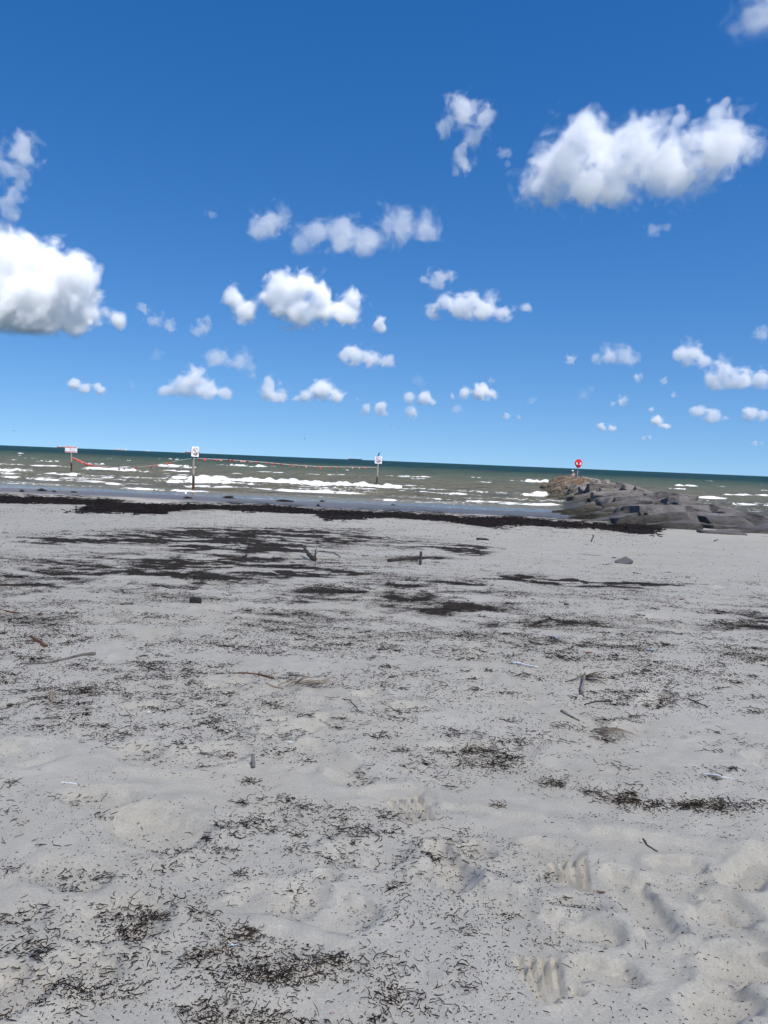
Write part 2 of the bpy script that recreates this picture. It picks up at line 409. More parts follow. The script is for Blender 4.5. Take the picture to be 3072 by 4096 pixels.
SHOES += [(G6(*a), G6(*b), w_, d, 0) for a, b, w_, d in [
    ((870, 430), (1010, 470), .12, .030), ((520, 270), (700, 280), .08, .018), ((20, 1400), (100, 1420), .08, .025), ((330, 700), (520, 740), .08, .012),
    ((640, 1010), (800, 990), .10, .016), ((450, 1290), (560, 1310), .07, .016), ((840, 10), (900, 40), .10, .022), ((100, 20), (200, 30), .12, .016)]]
_rs = np.random.default_rng(11)
for k in range(230):                                              # older trampled marks all over the upper beach
    yy = 2.6 + 13 * _rs.random() ** 1.3; xx = (yy + 1.2) * _rs.uniform(-.62, .62); a = _rs.uniform(0, 6.28); L = _rs.uniform(.06, .2)
    SHOES.append((np.array((xx, yy, 0)), np.array((xx + L * math.cos(a), yy + L * math.sin(a), 0)), _rs.uniform(.05, .10), _rs.uniform(.005, .018), 0))
SCARPS = [[G8(*q) for q in pts] for pts in (
    [(480, 480), (860, 510), (1180, 560), (1420, 600), (1660, 640)],
    [(-300, 820), (0, 890), (200, 960), (420, 1050), (640, 1060), (780, 1130), (1060, 1190), (1400, 1250), (1660, 1300)],
    [(-900, 480), (-700, 560), (-560, 640), (-480, 730)])]
SCARPS += [[G7(*q) for q in pts] for pts in ([(1100, 310), (1300, 320), (1500, 350), (1800, 400)], [(380, 530), (640, 600), (880, 660), (1000, 740)], [(1290, 790), (1480, 840), (1660, 890)])]
SCARPH = [.014, .018, .012, .012, .010, .014]

def sand_z(x, y):
    x = np.asarray(x, float); y = np.asarray(y, float); shp0 = x.shape; x = np.atleast_1d(x); y = np.atleast_1d(y); s = s_of(x, y)
    dry = 1 - sstep(29, 36, s)
    z = base_z(x, y)
    z = z + (.024 * perlin2(x / 1.9, y / 1.5, 3) + .009 * perlin2(x / .55, y / .5, 5) + .010 * np.abs(perlin2(x / .23, y / .2, 8)) + .0035 * perlin2(x / .07, y / .065, 9)) * dry * sstep(-2, 2.2, y + .8)
    z = z + .03 * perlin2(x / 9, y / 4, 21) * dry + .012 * perlin2(x / 7, y / 2.2, 22)
    near = np.where((y > .8) & (y < 17) & (np.abs(x) < .9 * (y + 2)))
    if len(near[0]):
        X = x[near]; Y = y[near]; dz = np.zeros_like(X)
        for (a, b, w_, d, tr) in SHOES:
            R = w_ * 2.6 + np.hypot(b[0] - a[0], b[1] - a[1]); k = np.where((np.abs(X - (a[0] + b[0]) / 2) < R) & (np.abs(Y - (a[1] + b[1]) / 2) < R))[0]
            if not len(k): continue
            q, t = seg_dist(X[k], Y[k], a, b); q = q + .012 * perlin2(X[k] * 30, Y[k] * 30, 31)
            e = -d * (1 - sstep(w_ * .55, w_ * 1.05, q)) + .35 * d * np.exp(-((q - w_ * 1.2) / (w_ * .3)) ** 2)
            if tr:
                L = np.hypot(b[0] - a[0], b[1] - a[1])
                e = e + tr * .0035 * np.sin(t * L / .011 * 2 * np.pi / 1.6) * (1 - sstep(w_ * .4, w_ * .8, q))
            dz[k] += e
        for (a, b, r, d) in GROOVES:
            k = np.where((np.abs(X - (a[0] + b[0]) / 2) < .3) & (np.abs(Y - (a[1] + b[1]) / 2) < .3))[0]
            if len(k):
                q, t = seg_dist(X[k], Y[k], a, b); dz[k] += -1.7 * d * np.exp(-(q / (.72 * r)) ** 2) + .55 * d * np.exp(-((q - 1.15 * r) / (.4 * r)) ** 2)
        for pts, hgt in zip(SCARPS, SCARPH):
            best = np.full(X.shape, 9.); sgn = np.zeros_like(X); tt = np.zeros_like(X)
            for i in range(len(pts) - 1):
                a, b = pts[i], pts[i + 1]; q, t = seg_dist(X, Y, a, b)
                sd_ = (X - a[0]) * (b[1] - a[1]) - (Y - a[1]) * (b[0] - a[0])
                kk = q < best; best = np.where(kk, q, best); sgn = np.where(kk, np.sign(sd_), sgn); tt = np.where(kk, (i + t) / (len(pts) - 1), tt)
            q = best * sgn + .012 * perlin2(X * 18, Y * 18, 77)
            win = sstep(0, .08, tt) * sstep(1, .92, tt)
            dz += 1.2 * hgt * win * (.9 * np.exp(-((np.minimum(q, 0) / .07)) ** 2) * (q < 0) + .9 * np.exp(-(q / .018) ** 2) * (q >= 0))
        z[near] += dz
    return z.reshape(shp0)

# ------------------------------------------------------------------ how thick the weed lies, by place in the photo (values in 1659-wide pixels)
PATCH = [(470, 1160, 220, 17, 1.5), (160, 1166, 110, 8, 1.3), (560, 1182, 130, 11, 1.6), (740, 1166, 200, 8, .75), (880, 1180, 90, 8, .55), (600, 1148, 220, 8, .7),
         (1018, 1188, 42, 11, 1.5), (905, 1207, 60, 6, .85), (985, 1182, 40, 6, .8), (520, 1207, 60, 5, .5), (1115, 1247, 55, 5, 1.4), (1200, 1256, 80, 6, 1.4),
         (1350, 1263, 105, 6, 1.5), (1010, 1261, 55, 6, .7), (430, 1215, 420, 26, .42), (260, 1250, 240, 25, .33), (620, 1235, 220, 14, .45), (800, 1275, 130, 16, .38), (900, 1300, 170, 26, .38), (690, 1300, 90, 18, .38),
         (990, 1325, 90, 16, .36), (1150, 1350, 150, 15, .48), (1080, 1352, 70, 14, .42), (1240, 1395, 160, 14, .5), (1330, 1410, 120, 14, .5), (1610, 1370, 105, 55, .5), (1600, 1420, 80, 35, .36), (100, 1336, 80, 12, .65), (60, 1268, 70, 8, .7),
         (1560, 1480, 60, 8, .6), (1450, 1445, 120, 14, .4), (60, 1400, 60, 25, .4), (130, 1500, 120, 18, .42), (430, 1500, 90, 25, .32), (470, 1545, 60, 20, .45), (610, 1525, 60, 10, .6), (680, 1488, 45, 9, .7), (300, 1420, 140, 20, .24),
         (700, 1400, 200, 16, .3), (560, 1340, 200, 20, .3), (1110, 1620, 130, 38, .5), (1095, 1642, 40, 18, 1.1), (930, 1632, 12, 8, 1.3), (1020, 1605, 18, 9, .9), (1205, 1680, 22, 13, 1.2), (1345, 1553, 40, 8, 1.1), (1300, 1545, 50, 8, .5),
         (1340, 1720, 60, 14, .6), (1350, 1745, 30, 8, .6), (1500, 1735, 60, 12, .8), (1600, 1745, 70, 14, .45), (680, 1690, 35, 12, .7), (640, 1730, 200, 60, .17), (330, 1625, 20, 14, .6), (380, 1360, 12, 8, .8), (820, 1650, 40, 10, .3),
         (370, 1960, 130, 45, .34), (280, 1985, 50, 22, .4), (560, 2005, 90, 35, .34), (230, 1905, 35, 9, .5), (680, 2075, 100, 55, .42), (740, 2010, 40, 30, .3), (520, 2110, 110, 36, .45), (420, 2180, 90, 26, .6), (560, 2190, 70, 20, .6),
         (110, 2150, 120, 45, .4), (250, 2150, 90, 30, .35), (850, 2172, 45, 20, .55), (860, 2130, 25, 25, .3), (690, 1870, 100, 20, .18), (480, 2050, 50, 14, .6), (1230, 1960, 60, 20, .18), (1180, 1890, 30, 18, .35), (1090, 1978, 20, 6, .7),
         (1180, 2045, 40, 10, .4), (950, 1800, 120, 20, .15), (820, 1850, 60, 15, .2), (1480, 1900, 70, 12, .12), (40, 1870, 50, 20, .14)]
WRACK = [[(-260, 1066), (0, 1068), (90, 1072), (170, 1073), (290, 1087), (338, 1099)], [(352, 1092), (400, 1088), (520, 1087), (620, 1090), (720, 1102), (860, 1103), (960, 1110), (1040, 1119), (1120, 1116), (1230, 1124), (1340, 1132), (1420, 1132)]]
def weed_density(u, v, x, y):
    U_, V_ = u / 1.8517, v / 1.8517
    D = .10 * sstep(1100, 1180, V_) + .17 * sstep(1190, 1230, V_) * (1 - sstep(1480, 1600, V_)) * (1 - .8 * sstep(900, 1250, U_) * (1 - sstep(1300, 1340, V_))) + 0 * U_
    D = D * (1 - .85 * sstep(500, 900, U_) * (1 - sstep(1215, 1262, V_)))          # clean strip behind the wrack
    D = D * (1 - .7 * sstep(1000, 1250, U_) * sstep(1720, 1850, V_))
    D = D * (1 - .6 * (1 - sstep(200, 420, U_)) * sstep(1560, 1620, V_) * (1 - sstep(1850, 1900, V_)))
    D = D + .16 * np.exp(-((V_ - 1400) / 130) ** 2) * (1 - sstep(1350, 1600, U_))
    wx = 18 * fbm2(x * 1.7, y * 1.7, 90, 3); wy = 6 * fbm2(x * 1.7 + 40, y * 1.7, 94, 3)
    k = np.clip((V_ - 1000) / 700, .35, 1.6)
    for (cu, cv, ru, rv, d) in PATCH:
        m = np.nonzero((np.abs(V_ - cv) < 1.9 * rv + 14) & (np.abs(U_ - cu) < 1.9 * ru + 40))
        q = ((U_[m] + wx[m] * k[m] - cu) / ru) ** 2 + ((V_[m] + wy[m] * k[m] - cv) / rv) ** 2
        D[m] += d * np.exp(-q ** 1.3)
    # band of smeared weed under and just landward of the wrack line
    for pts in WRACK:
        vv = np.interp(U_, [p[0] for p in pts], [p[1] for p in pts]); ins = (U_ > pts[0][0]) & (U_ < pts[-1][0])
        D = D + ins * (.9 * np.exp(-((V_ - vv - 4) / 10) ** 2) + .16 * np.exp(-((V_ - vv - 22) / 20) ** 2))
    n = fbm2(x * 1.1, y * 2.6, 60, 4, .6); n2 = fbm2(x * 6, y * 8, 66, 3, .6); n3 = fbm2(x * 1.8 + .3 * y, y * 4.5, 71, 4, .65)
    fr_ = sstep(4, 9, y)
    return np.clip(D * np.clip(.75 + 1.2 * n + .6 * n2 + fr_ * (1.0 * n3), 0, 2.2), 0, 1.4)

# ------------------------------------------------------------------ the ground sheet
def make_ground():
    rows = [-60, -30, -15, -8, -4, -2, -.8, 0, .4, .7]; d = .9
    while d < 3.7: rows.append(d); d += .0023 * (d + 1.2)
    while d < 46: rows.append(d); d += .0075 * (d + 1.0)
    rows += [48, 51, 56, 64, 80, 120, 200, 400]
    rows = np.array(rows)
    tc_ = np.linspace(-.64, .64, 460); ext = np.array([.7, .76, .85, 1.0, 1.25, 1.6, 2.2, 3.5, 6, 12]); t = np.concatenate([-ext[::-1], tc_, ext])
    Y = np.repeat(rows[:, None], len(t), 1); X = t[None] * np.maximum(rows[:, None] + 1.6, 2.3)
    Z = sand_z(X, Y)
    nr, nc = Y.shape; idx = np.arange(nr * nc).reshape(nr, nc)
    Fq = np.stack([idx[:-1, :-1], idx[:-1, 1:], idx[1:, 1:], idx[1:, :-1]], -1).reshape(-1, 4)
    me = mesh_np('beach', np.stack([X, Y, Z], -1).reshape(-1, 3), Fq, [M_SAND])
    s = s_of(X, Y); fattr(me, 'wet', sstep(26.5, 33.5, s + 1.0 * perlin2(X / 5, Y / 3, 41)))
    u, v, dd = project(X, Y, Z); ok = (Y > 2.5) & (Y < 40) & (dd > .5)
    D = np.zeros_like(X); D[ok] = weed_density(u[ok], v[ok], X[ok], Y[ok])
    fattr(me, 'weed', D * sstep(3.2, 7.0, Y) * (1 - sstep(33, 36, s)))
    link('beach', me, kind='structure')
make_ground()
print('ground', time.time() - T0)

# ------------------------------------------------------------------ loose weed lying on the sand
def strands(P, L, W, ang, rng, lift=.0, segs=3, curl=1.2):
    """many little triangular-section curls; P (N,3) starts, returns V, F(quads)"""
    n = len(P); k = segs + 1
    pts = np.zeros((n, k, 3)); pts[:, 0] = P; a = ang.copy(); da = rng.normal(0, curl, n) ; pit = rng.normal(lift, .28, n)
    for i in range(1, k):
        a = a + da / segs + rng.normal(0, .35, n)
        st = L / segs
        pts[:, i, 0] = pts[:, i - 1, 0] + np.cos(a) * st; pts[:, i, 1] = pts[:, i - 1, 1] + np.sin(a) * st
        pts[:, i, 2] = pts[:, i - 1, 2] + np.clip(pit, -.05, .9) * st * (1.2 - i / segs)
    dirx = np.gradient(pts[:, :, 0], axis=1); diry = np.gradient(pts[:, :, 1], axis=1); nl = np.hypot(dirx, diry) + 1e-9
    px_, py_ = -diry / nl, dirx / nl
    taper = np.array([.6, 1, .9, .4]) if k == 4 else np.array([.7, 1, .45])
    w_ = W[:, None] * taper[None]
    A = pts.copy(); A[..., 0] += px_ * w_ / 2; A[..., 1] += py_ * w_ / 2; A[..., 2] -= .0005
    B = pts.copy(); B[..., 0] -= px_ * w_ / 2; B[..., 1] -= py_ * w_ / 2; B[..., 2] -= .0005
    C = pts.copy(); C[..., 2] += w_ * .75
    V = np.stack([A, C, B], 2).reshape(-1, 3)
    base = np.arange(n)[:, None, None] * (k * 3) + np.arange(segs)[None, :, None] * 3
    q = np.array([[0, 1, 4, 3], [1, 2, 5, 4]])
    Fq = (base[..., None] + q[None, None]).reshape(-1, 4) if False else (base[:, :, :, None] + q[None, None, :, :]).reshape(-1, 4)
    return V, Fq
def litter():
    rng = np.random.default_rng(5)
    Vs, Fs = [], []; off = 0
    n = 600000
    u = rng.uniform(-170, 3240, n); v = rng.uniform(2030, 4220, n)
    P = px_ground(u, v)
    D = weed_density(u, v, P[:, 0], P[:, 1])
    dist = np.hypot(P[:, 0], P[:, 1])
    Lm = rng.lognormal(math.log(.0054), .75, n).clip(.0018, .03) * (1 + .15 * np.maximum(dist - 3, 0))
    Wm = rng.uniform(.0009, .0019, n) * (1 + .24 * np.maximum(dist - 2.5, 0))
    pxm = FPX / (dist + 1e-6)
    area = np.maximum(Lm * pxm * np.maximum(Wm * pxm, 3.2), 23) * .8
    dens = n / (3410 * 2190.)
    boost = (1 + .8 * (1 - sstep(2350, 2800, v)) + 1.5 * (1 - sstep(2200, 2290, v))) * (1 - .25 * sstep(3400, 3800, v))
    keep = rng.random(n) < (1.1 * boost * D / area) / dens
    # clip to the beach proper
    keep &= s_of(P[:, 0], P[:, 1]) < 33.5
    P, Lm, Wm = P[keep], Lm[keep], Wm[keep]
    Z = sand_z(P[:, 0], P[:, 1]); P[:, 2] = Z + .0015
    ang = np.where(rng.random(len(P)) < .6, rng.normal(0.1, .55, len(P)), rng.uniform(0, 6.28, len(P)))
    V, Fq = strands(P, Lm, Wm, ang, rng, .05, segs=2, curl=1.9)
    Vs.append(V); Fs.append(Fq + off); off += len(V)
    # tangles: bunches of longer curls
    m = 1500
    u = rng.uniform(-200, 3300, m * 6); v = rng.uniform(2120, 4250, m * 6); Q = px_ground(u, v)
    Dq = weed_density(u, v, Q[:, 0], Q[:, 1]); kk = np.where(~((u > 1900) & (v > 3250)) & (rng.random(len(u)) < np.clip(Dq * .9 * (1 - .6 * sstep(3300, 3700, v)), .008, 1)))[0][:m]
    Q = Q[kk]; nb = rng.integers(6, 26, len(Q)); di = np.hypot(Q[:, 0], Q[:, 1])
    S = np.repeat(Q, nb, 0); ds = np.repeat(di, nb); sp = np.repeat(rng.uniform(.006, .024, len(Q)) * (1 + .08 * di), nb)
    S[:, 0] += rng.normal(0, 1, len(S)) * sp * 1.6; S[:, 1] += rng.normal(0, 1, len(S)) * sp
    S[:, 2] = sand_z(S[:, 0], S[:, 1]) + .001 + np.abs(rng.normal(0, .25, len(S))) * sp
    V, Fq = strands(S, rng.uniform(.007, .026, len(S)) * (1 + .09 * ds), rng.uniform(.0008, .0017, len(S)) * (1 + .16 * ds), rng.uniform(0, 6.28, len(S)), rng, .2, curl=1.8)
    Vs.append(V); Fs.append(Fq + off); off += len(V)
    V = np.concatenate(Vs); Fq = np.concatenate(Fs)
    link('seaweed_litter', mesh_np('seaweed_litter', V, Fq, [M_WEED]), kind='stuff', label='dark dried seaweed scraps strewn over the pale sand', category='seaweed')
    print('litter strands', len(P), len(S), time.time() - T0)
litter()

# the wrack: lumpy banks of weed left along the tide line
def wrack_bank(pts, seed, label):
    rng = np.random.default_rng(seed)
    g = px_ground(np.array([p[0] for p in pts]) * 1.8517, (np.array([p[1] for p in pts]) + 12) * 1.8517)
    L = np.concatenate([[0], np.cumsum(np.hypot(*np.diff(g[:, :2], axis=0).T))]); n = int(L[-1] / .12); l = np.linspace(0, L[-1], n)
    cx = np.interp(l, L, g[:, 0]); cyy = np.interp(l, L, g[:, 1]) + .9 * perlin2(l / 2.6, l * 0, seed)
    wd = (2.5 + 2.2 * perlin2(l / 2.2, l * 0 + 3, seed + 1)) * sstep(0, 1.5, l) * sstep(L[-1], L[-1] - 1.5, l) + .05
    m = 36; b = np.linspace(-1, 1, m)
    X = np.repeat(cx[:, None], m, 1) + 0.15 * perlin2(l[:, None] * 1.5, b[None] * 3, seed + 4); Yy = cyy[:, None] + b[None] * wd[:, None]
    prof = (1 - np.abs(b[None]) ** 2.2)
    lump = .5 + .9 * fbm2(X / .75, Yy / .6, seed + 2, 4, .6)
    H = .095 * prof * np.clip(lump, .05, 1.6) * np.minimum(wd, 1)[:, None] + .035 * prof * np.abs(perlin2(X / .09, Yy / .09, seed + 9))
    Z = sand_z(X, Yy) - .02 + H
    idx = np.arange(n * m).reshape(n, m); Fq = np.stack([idx[:-1, :-1], idx[1:, :-1], idx[1:, 1:], idx[:-1, 1:]], -1).reshape(-1, 4)
    V = np.stack([X, Yy, Z], -1).reshape(-1, 3)
    # loose strands all over the bank
    ns = int(L[-1] * 330); i = rng.integers(0, n, ns); j = np.clip((m / 2 + rng.normal(0, m / 4.2, ns)).astype(int), 0, m - 1)
    S = np.stack([X[i, j], Yy[i, j], np.maximum(Z[i, j], 0 * Z[i, j] + Z[i, j])], -1); S[:, :2] += rng.normal(0, .05, (ns, 2)); S[:, 2] = np.maximum(S[:, 2], sand_z(S[:, 0], S[:, 1])) + .004
    V2, F2 = strands(S, rng.uniform(.06, .24, ns), rng.uniform(.012, .03, ns), rng.normal(.1, .8, ns), rng, .02, curl=1.6)
    link('seaweed_wrack', mesh_np('seaweed_wrack', np.concatenate([V, V2]), np.concatenate([Fq, F2 + len(V)]), [M_WRACK]), kind='stuff', label=label, category='seaweed')
wrack_bank(WRACK[0], 101, 'long low bank of black seaweed washed up before the two wooden posts')
wrack_bank(WRACK[1], 131, 'long black seaweed bank along the tide line running up to the rocks')

def clump(u, v, wpx, hpx, label, seed, flat=.5, group=None, mat=M_WRACK):
    rng = np.random.default_rng(seed); c = px_ground(np.array(float(u)), np.array(float(v))); d = np.hypot(c[0], c[1]); W = wpx * d / FPX
    Hh = max(hpx * d / FPX, .02); n = 15; m = 22; r = np.linspace(0, 1, n); th = np.linspace(0, 2 * np.pi, m, endpoint=False)
    Rr = W / 2 * (1 + .3 * np.array([perlin2(np.cos(th) * 1.3 + seed, np.sin(th) * 1.3, seed)]))[0]
    X = r[:, None] * Rr[None] * np.cos(th); Y = r[:, None] * Rr[None] * np.sin(th) * .55
    Hg = Hh * (1 - r[:, None] ** 1.8) * (.75 + .6 * perlin2(X / (W * .25) + seed, Y / (W * .2), seed + 2)) + .12 * Hh * perlin2(X / (W * .05), Y / (W * .05), seed + 3) * (1 - r[:, None])
    Z = sand_z(c[0] + X, c[1] + Y) - c[2] - .01 + Hg
    V = [np.stack([X, Y, Z], -1).reshape(-1, 3)]; F = []
    idx = np.arange(n * m).reshape(n, m)
    Fq = np.stack([idx[:-1], np.roll(idx, -1, 1)[:-1], np.roll(idx, -1, 1)[1:], idx[1:]], -1)[:, :, [0, 3, 2, 1]].reshape(-1, 4)
    ns = 160; rr = np.sqrt(rng.random(ns)) * 1.05; tt = rng.uniform(0, 6.28, ns)
    S = np.stack([rr * W / 2 * np.cos(tt), rr * W / 2 * .55 * np.sin(tt), np.clip(Hh * (1 - rr ** 1.8), .0, None)], -1); S[:, 2] += sand_z(c[0] + S[:, 0], c[1] + S[:, 1]) - c[2]
    V2, F2 = strands(S, rng.uniform(.1, .3, ns) * W, rng.uniform(.012, .03, ns) * W, rng.uniform(0, 6.28, ns), rng, .25)
    me = mesh_np('seaweed_clump', np.concatenate([V[0], V2]), np.concatenate([Fq, F2 + n * m]), [mat])
    o = link('seaweed_clump', me, None, label=label, category='seaweed clump'); o.location = c
    if group: o['group'] = group
GW = 'clumps of weed on the wet sand'
for k, (u, v, wp, hp, lb) in enumerate([(168, 1964, 36, 8, 'flat dark weed clump on wet sand seaward of the first seaweed bank'), (216, 1968, 18, 6, 'tiny dark weed tuft on wet sand beside a larger flat clump'), (88, 1968, 22, 7, 'small weed tuft at the seaward edge of the seaweed bank'),
        (296, 1971, 22, 5, 'thin dark weed scrap on wet sand shoreward of the arrow sign'), (916, 1993, 46, 9, 'broad rust-brown weed clump at the water edge between two posts'), (1140, 2007, 62, 6, 'long flat strip of weed lying on wet sand by the water'),
        (1289, 2008, 22, 7, 'round dark weed clump alone on wet sand near the water'), (1272, 2025, 14, 9, 'little upright weed tuft just seaward of the long bank'), (1572, 2022, 20, 4, 'flat weed scrap on wet sand in line with the bird sign'), (752, 1994, 34, 6, 'low brown weed heap on wet sand below the gull')]):
    clump(u, v, wp, hp, lb, 300 + k, group=GW)
print('weed', time.time() - T0)

# ------------------------------------------------------------------ the sea
BREAK = [(0, 1876, 114, 1877, 16, 1), (-200, 1870, 10, 1876, 12, 1), (195, 1890, 304, 1893, 14, 1), (54, 1903, 490, 1936, 8, .72), (353, 1868, 565, 1877, 15, 1), (353, 1852, 412, 1853, 9, .95), (152, 1842, 244, 1843, 6, .85),
         (98, 1830, 152, 1833, 4, .9), (640, 1832, 754, 1834, 10, 1), (629, 1857, 776, 1864, 14, 1), (651, 1879, 765, 1884, 7, .85), (667, 1896, 743, 1898, 5, .85), (667, 1917, 905, 1928, 14, .95),
         (792, 1901, 905, 1909, 16, 1), (797, 1944, 900, 1949, 7, .75), (0, 1855, 43, 1857, 4, .8), (49, 1857, 260, 1864, 5, .7), (800, 1905, 1495, 1934, 22, 1.1), (800, 1925, 984, 1931, 11, .95), (800, 1944, 1386, 1966, 9, .86),
         (898, 1855, 1055, 1861, 12, 1), (968, 1844, 1006, 1845, 5, .9), (1597, 1903, 1720, 1907, 5, .85), (1668, 1968, 1850, 1973, 10, .9), (1494, 1996, 1581, 1998, 5, .7), (1611, 1940, 1700, 1944, 4, .6), (2084, 1919, 2200, 1922, 13, 1),
         (2098, 1970, 2180, 1967, 18, 1), (2000, 2011, 2245, 2017, 7, .8), (2711, 1938, 2782, 1939, 11, 1), (2775, 1985, 2898, 1989, 9, .95), (2898, 1976, 3100, 1978, 8, .8), (2937, 2012, 3120, 2020, 10, .85), (2808, 1929, 2860, 1934, 5, .85),
         (2680, 1953, 2740, 1954, 5, .7), (2540, 1950, 2640, 1975, 7, .6), (1640, 1912, 1700, 1914, 4, .6), (420, 1905, 640, 1915, 5, .55), (500, 1950, 800, 1962, 6, .55), (0, 1890, 190, 1900, 5, .55), (1385, 1950, 1700, 1968, 5, .45), (1900, 1925, 2000, 1930, 4, .6), (1700, 1990, 2000, 2008, 5, .5), (2480, 1935, 2560, 1950, 5, .5), (3000, 1932, 3080, 1938, 4, .8)]
def make_sea_mesh():
    rows = list(np.arange(35, 95, .27)); d = rows[-1]
    while d < 420: d += .0085 * d; rows.append(d)
    while d < 60000: d *= 1.16; rows.append(d)
    S = np.array(rows); tcn = np.linspace(-.60, .60, 400); ext = np.array([.74, .85, 1.05, 1.4, 2, 3.5, 7, 15]); t = np.concatenate([-ext[::-1], tcn, ext])
    SS = np.repeat(S[:, None], len(t), 1); X = t[None] * (S[:, None] + 3); Y = SS - .1 * X
    far = sstep(420, 250, SS); dep = sstep(39, 55, SS)
    eta = .025 * perlin2(X / 6, SS / 3, 51)
    ph = SS / 8.5 + 1.3 * perlin2(X / 28, SS / 40, 52); sw = np.cos(2 * np.pi * ph)
    amp = np.clip(.6 + 1.1 * perlin2(X / 16, SS / 12, 53), 0, 1.5)
    eta = eta + dep * far * (.13 * amp * (np.maximum(sw, 0) ** 2.2 - .3) + .07 * fbm2(X / 3.6, SS / 1.7, 54, 3) * (1 + SS / 120))
    foam = np.zeros_like(X)
    rng = np.random.default_rng(8)
    br = list(BREAK)
    for k in range(60):                                            # scattered small whitecaps further out
        u = rng.uniform(-200, 3270); hz = 1780 + u * .0407; dv = rng.uniform(9, 75); L = rng.uniform(10, 45) * (.4 + dv / 60)
        if 2150 < u < 2700 and dv > 28: continue
        br.append((u, hz + dv, u + L, hz + dv + L * .04, rng.uniform(2.0, 4) * (.6 + dv / 80), rng.uniform(.75, 1)))
    for k, (u0, v0, u1, v1, th, st) in enumerate(br):
        th = th * 1.25; st = st * .7 + .32; gx = .16 * (u1 - u0); u0, u1, v0, v1 = u0 - gx, u1 + gx, v0 - .04 * gx, v1 + .04 * gx
        a = px_sea(np.array(float(u0)), np.array(v0 + th * .5)); b = px_sea(np.array(float(u1)), np.array(v1 + th * .5))
        sa, sb = s_of(a[0], a[1]), s_of(b[0], b[1]); d = (a[1] + b[1]) / 2
        A = min(.62 * th * d / FPX, .85); trail = min(.35 * th * d * d / (FPX * 2.23), 6.0)
        ri = np.where((S > min(sa, sb) - 10) & (S < max(sa, sb) + 12))[0]
        if len(ri) < 2: continue
        i0, i1 = ri[0], ri[-1] + 1
        x = X[i0:i1]; s = SS[i0:i1]
        tau = (x - a[0]) / (b[0] - a[0] + 1e-6); wl = abs(b[0] - a[0]); e = np.clip(.25 * wl, .3, 2.5) / (wl + 1e-6)
        jag = .35 * perlin2(x / .9, s * 0 + k, 56)
        win = sstep(-e, e, tau + e * jag) * (1 - sstep(1 - e, 1 + e, tau + e * jag)) * np.clip(.85 + .8 * perlin2(x / 1.7, s * 0 + 3 * k, 68) + .4 * perlin2(x / .5, s * 0 + 3 * k, 69), .62, 1)
        if win.max() <= 0: continue
        scn = sa + (sb - sa) * np.clip(tau, -.2, 1.2) + .55 * perlin2(x / 3.1, s * 0 + 5 * k, 57) + .25 * perlin2(x / .8, s * 0 + 5 * k, 58)
        ds = s - scn; sf = max(.30, .5 * A); sbk = 1.2 + 2.6 * A
        shp = np.where(ds < 0, np.exp(-(ds / sf) ** 2), np.exp(-(ds / sbk) ** 2))
        hgt = A * (1 + .35 * perlin2(x / 1.1, s / .6, 59))
        eta[i0:i1] = eta[i0:i1] * (1 - .6 * win * shp) + win * hgt * shp
        fm = np.where(ds < 0, 1 - sstep(sf * 1.3, sf * 1.9 + .5, -ds), 1 - sstep(.15, .35 + .6 * A, ds))
        tr = np.where(ds < 0, .62 * (1 - sstep(0, sf * 2 + trail, -ds)), .45 * (1 - sstep(.2, 1.2 + 2 * A, ds)))
        foam[i0:i1] = np.maximum(foam[i0:i1], st * win * np.maximum(fm, tr))
    # thin streaks of foam in the surf zone, and the lapping edge
    surf = sstep(40, 43, SS) * (1 - sstep(62, 85, SS))
    foam = np.maximum(foam, surf * (.28 + .36 * fbm2(X / 9, SS / 3, 61, 3)))
    edge = np.exp(-((SS - 39.2 + .9 * perlin2(X / 5, SS * 0, 63)) / .35) ** 2)
    foam = np.maximum(foam, edge * (.45 + .2 * perlin2(X / 4, SS / 4, 64)))
    Z = SEA_Z + eta * sstep(37.5, 42, SS) + .02 * perlin2(X / 7, SS * 0, 65) * (1 - dep)
    nr, nc = X.shape; idx = np.arange(nr * nc).reshape(nr, nc)
    Fq = np.stack([idx[:-1, :-1], idx[:-1, 1:], idx[1:, 1:], idx[1:, :-1]], -1).reshape(-1, 4)
    me = mesh_np('sea', np.stack([X, Y, Z], -1).reshape(-1, 3), Fq, [M_SEA])
    fattr(me, 'foam', np.clip(foam, 0, 1.2)); fattr(me, 'offshore', SS - 39)
    link('sea', me, kind='structure')
make_sea_mesh()
print('sea', time.time() - T0)
# ------------------------------------------------------------------ the rock jetty
JA, JB = np.array((11.5, 19.0)), np.array((24.2, 104.0))           # foot on the beach, head in the sea
JL = np.linalg.norm(JB - JA); JD = (JB - JA) / JL; JN = np.array((JD[1], -JD[0]))   # along, to the right
def crest(a): return float(np.interp(a, [-4, 0, 4, 8, 14, 22, 32, 44, 64, 70, 74, 86], [-.62, -.50, -.36, -.24, -.10, .02, .10, .15, .15, .02, -.30, -1.0]))
def halfw(a): return float(np.interp(a, [-4, 0, 6, 14, 30, 60, 86], [3.0, 5.2, 6.2, 5.8, 5.4, 5.2, 4.0]))
def jet_z(a, b):
    h = halfw(a); k = b / h; c = crest(a)
    p = JA + JD * a + JN * b; toe = max(float(base_z(p[0], p[1])) - .12, -1.75)
    f = np.interp(k, [-1.25, -1.0, -.62, -.34, 0, .3, .55, .8, 1.0, 1.25], [-.15, .12, .66, .97, 1, .72, .38, .08, -.08, -.2])
    return toe + (c - toe) * f
jetty = empty('rock_jetty', (float(JA[0]), float(JA[1]), -.9), label='long jetty of big pinkish-grey granite blocks running into the sea', category='jetty')
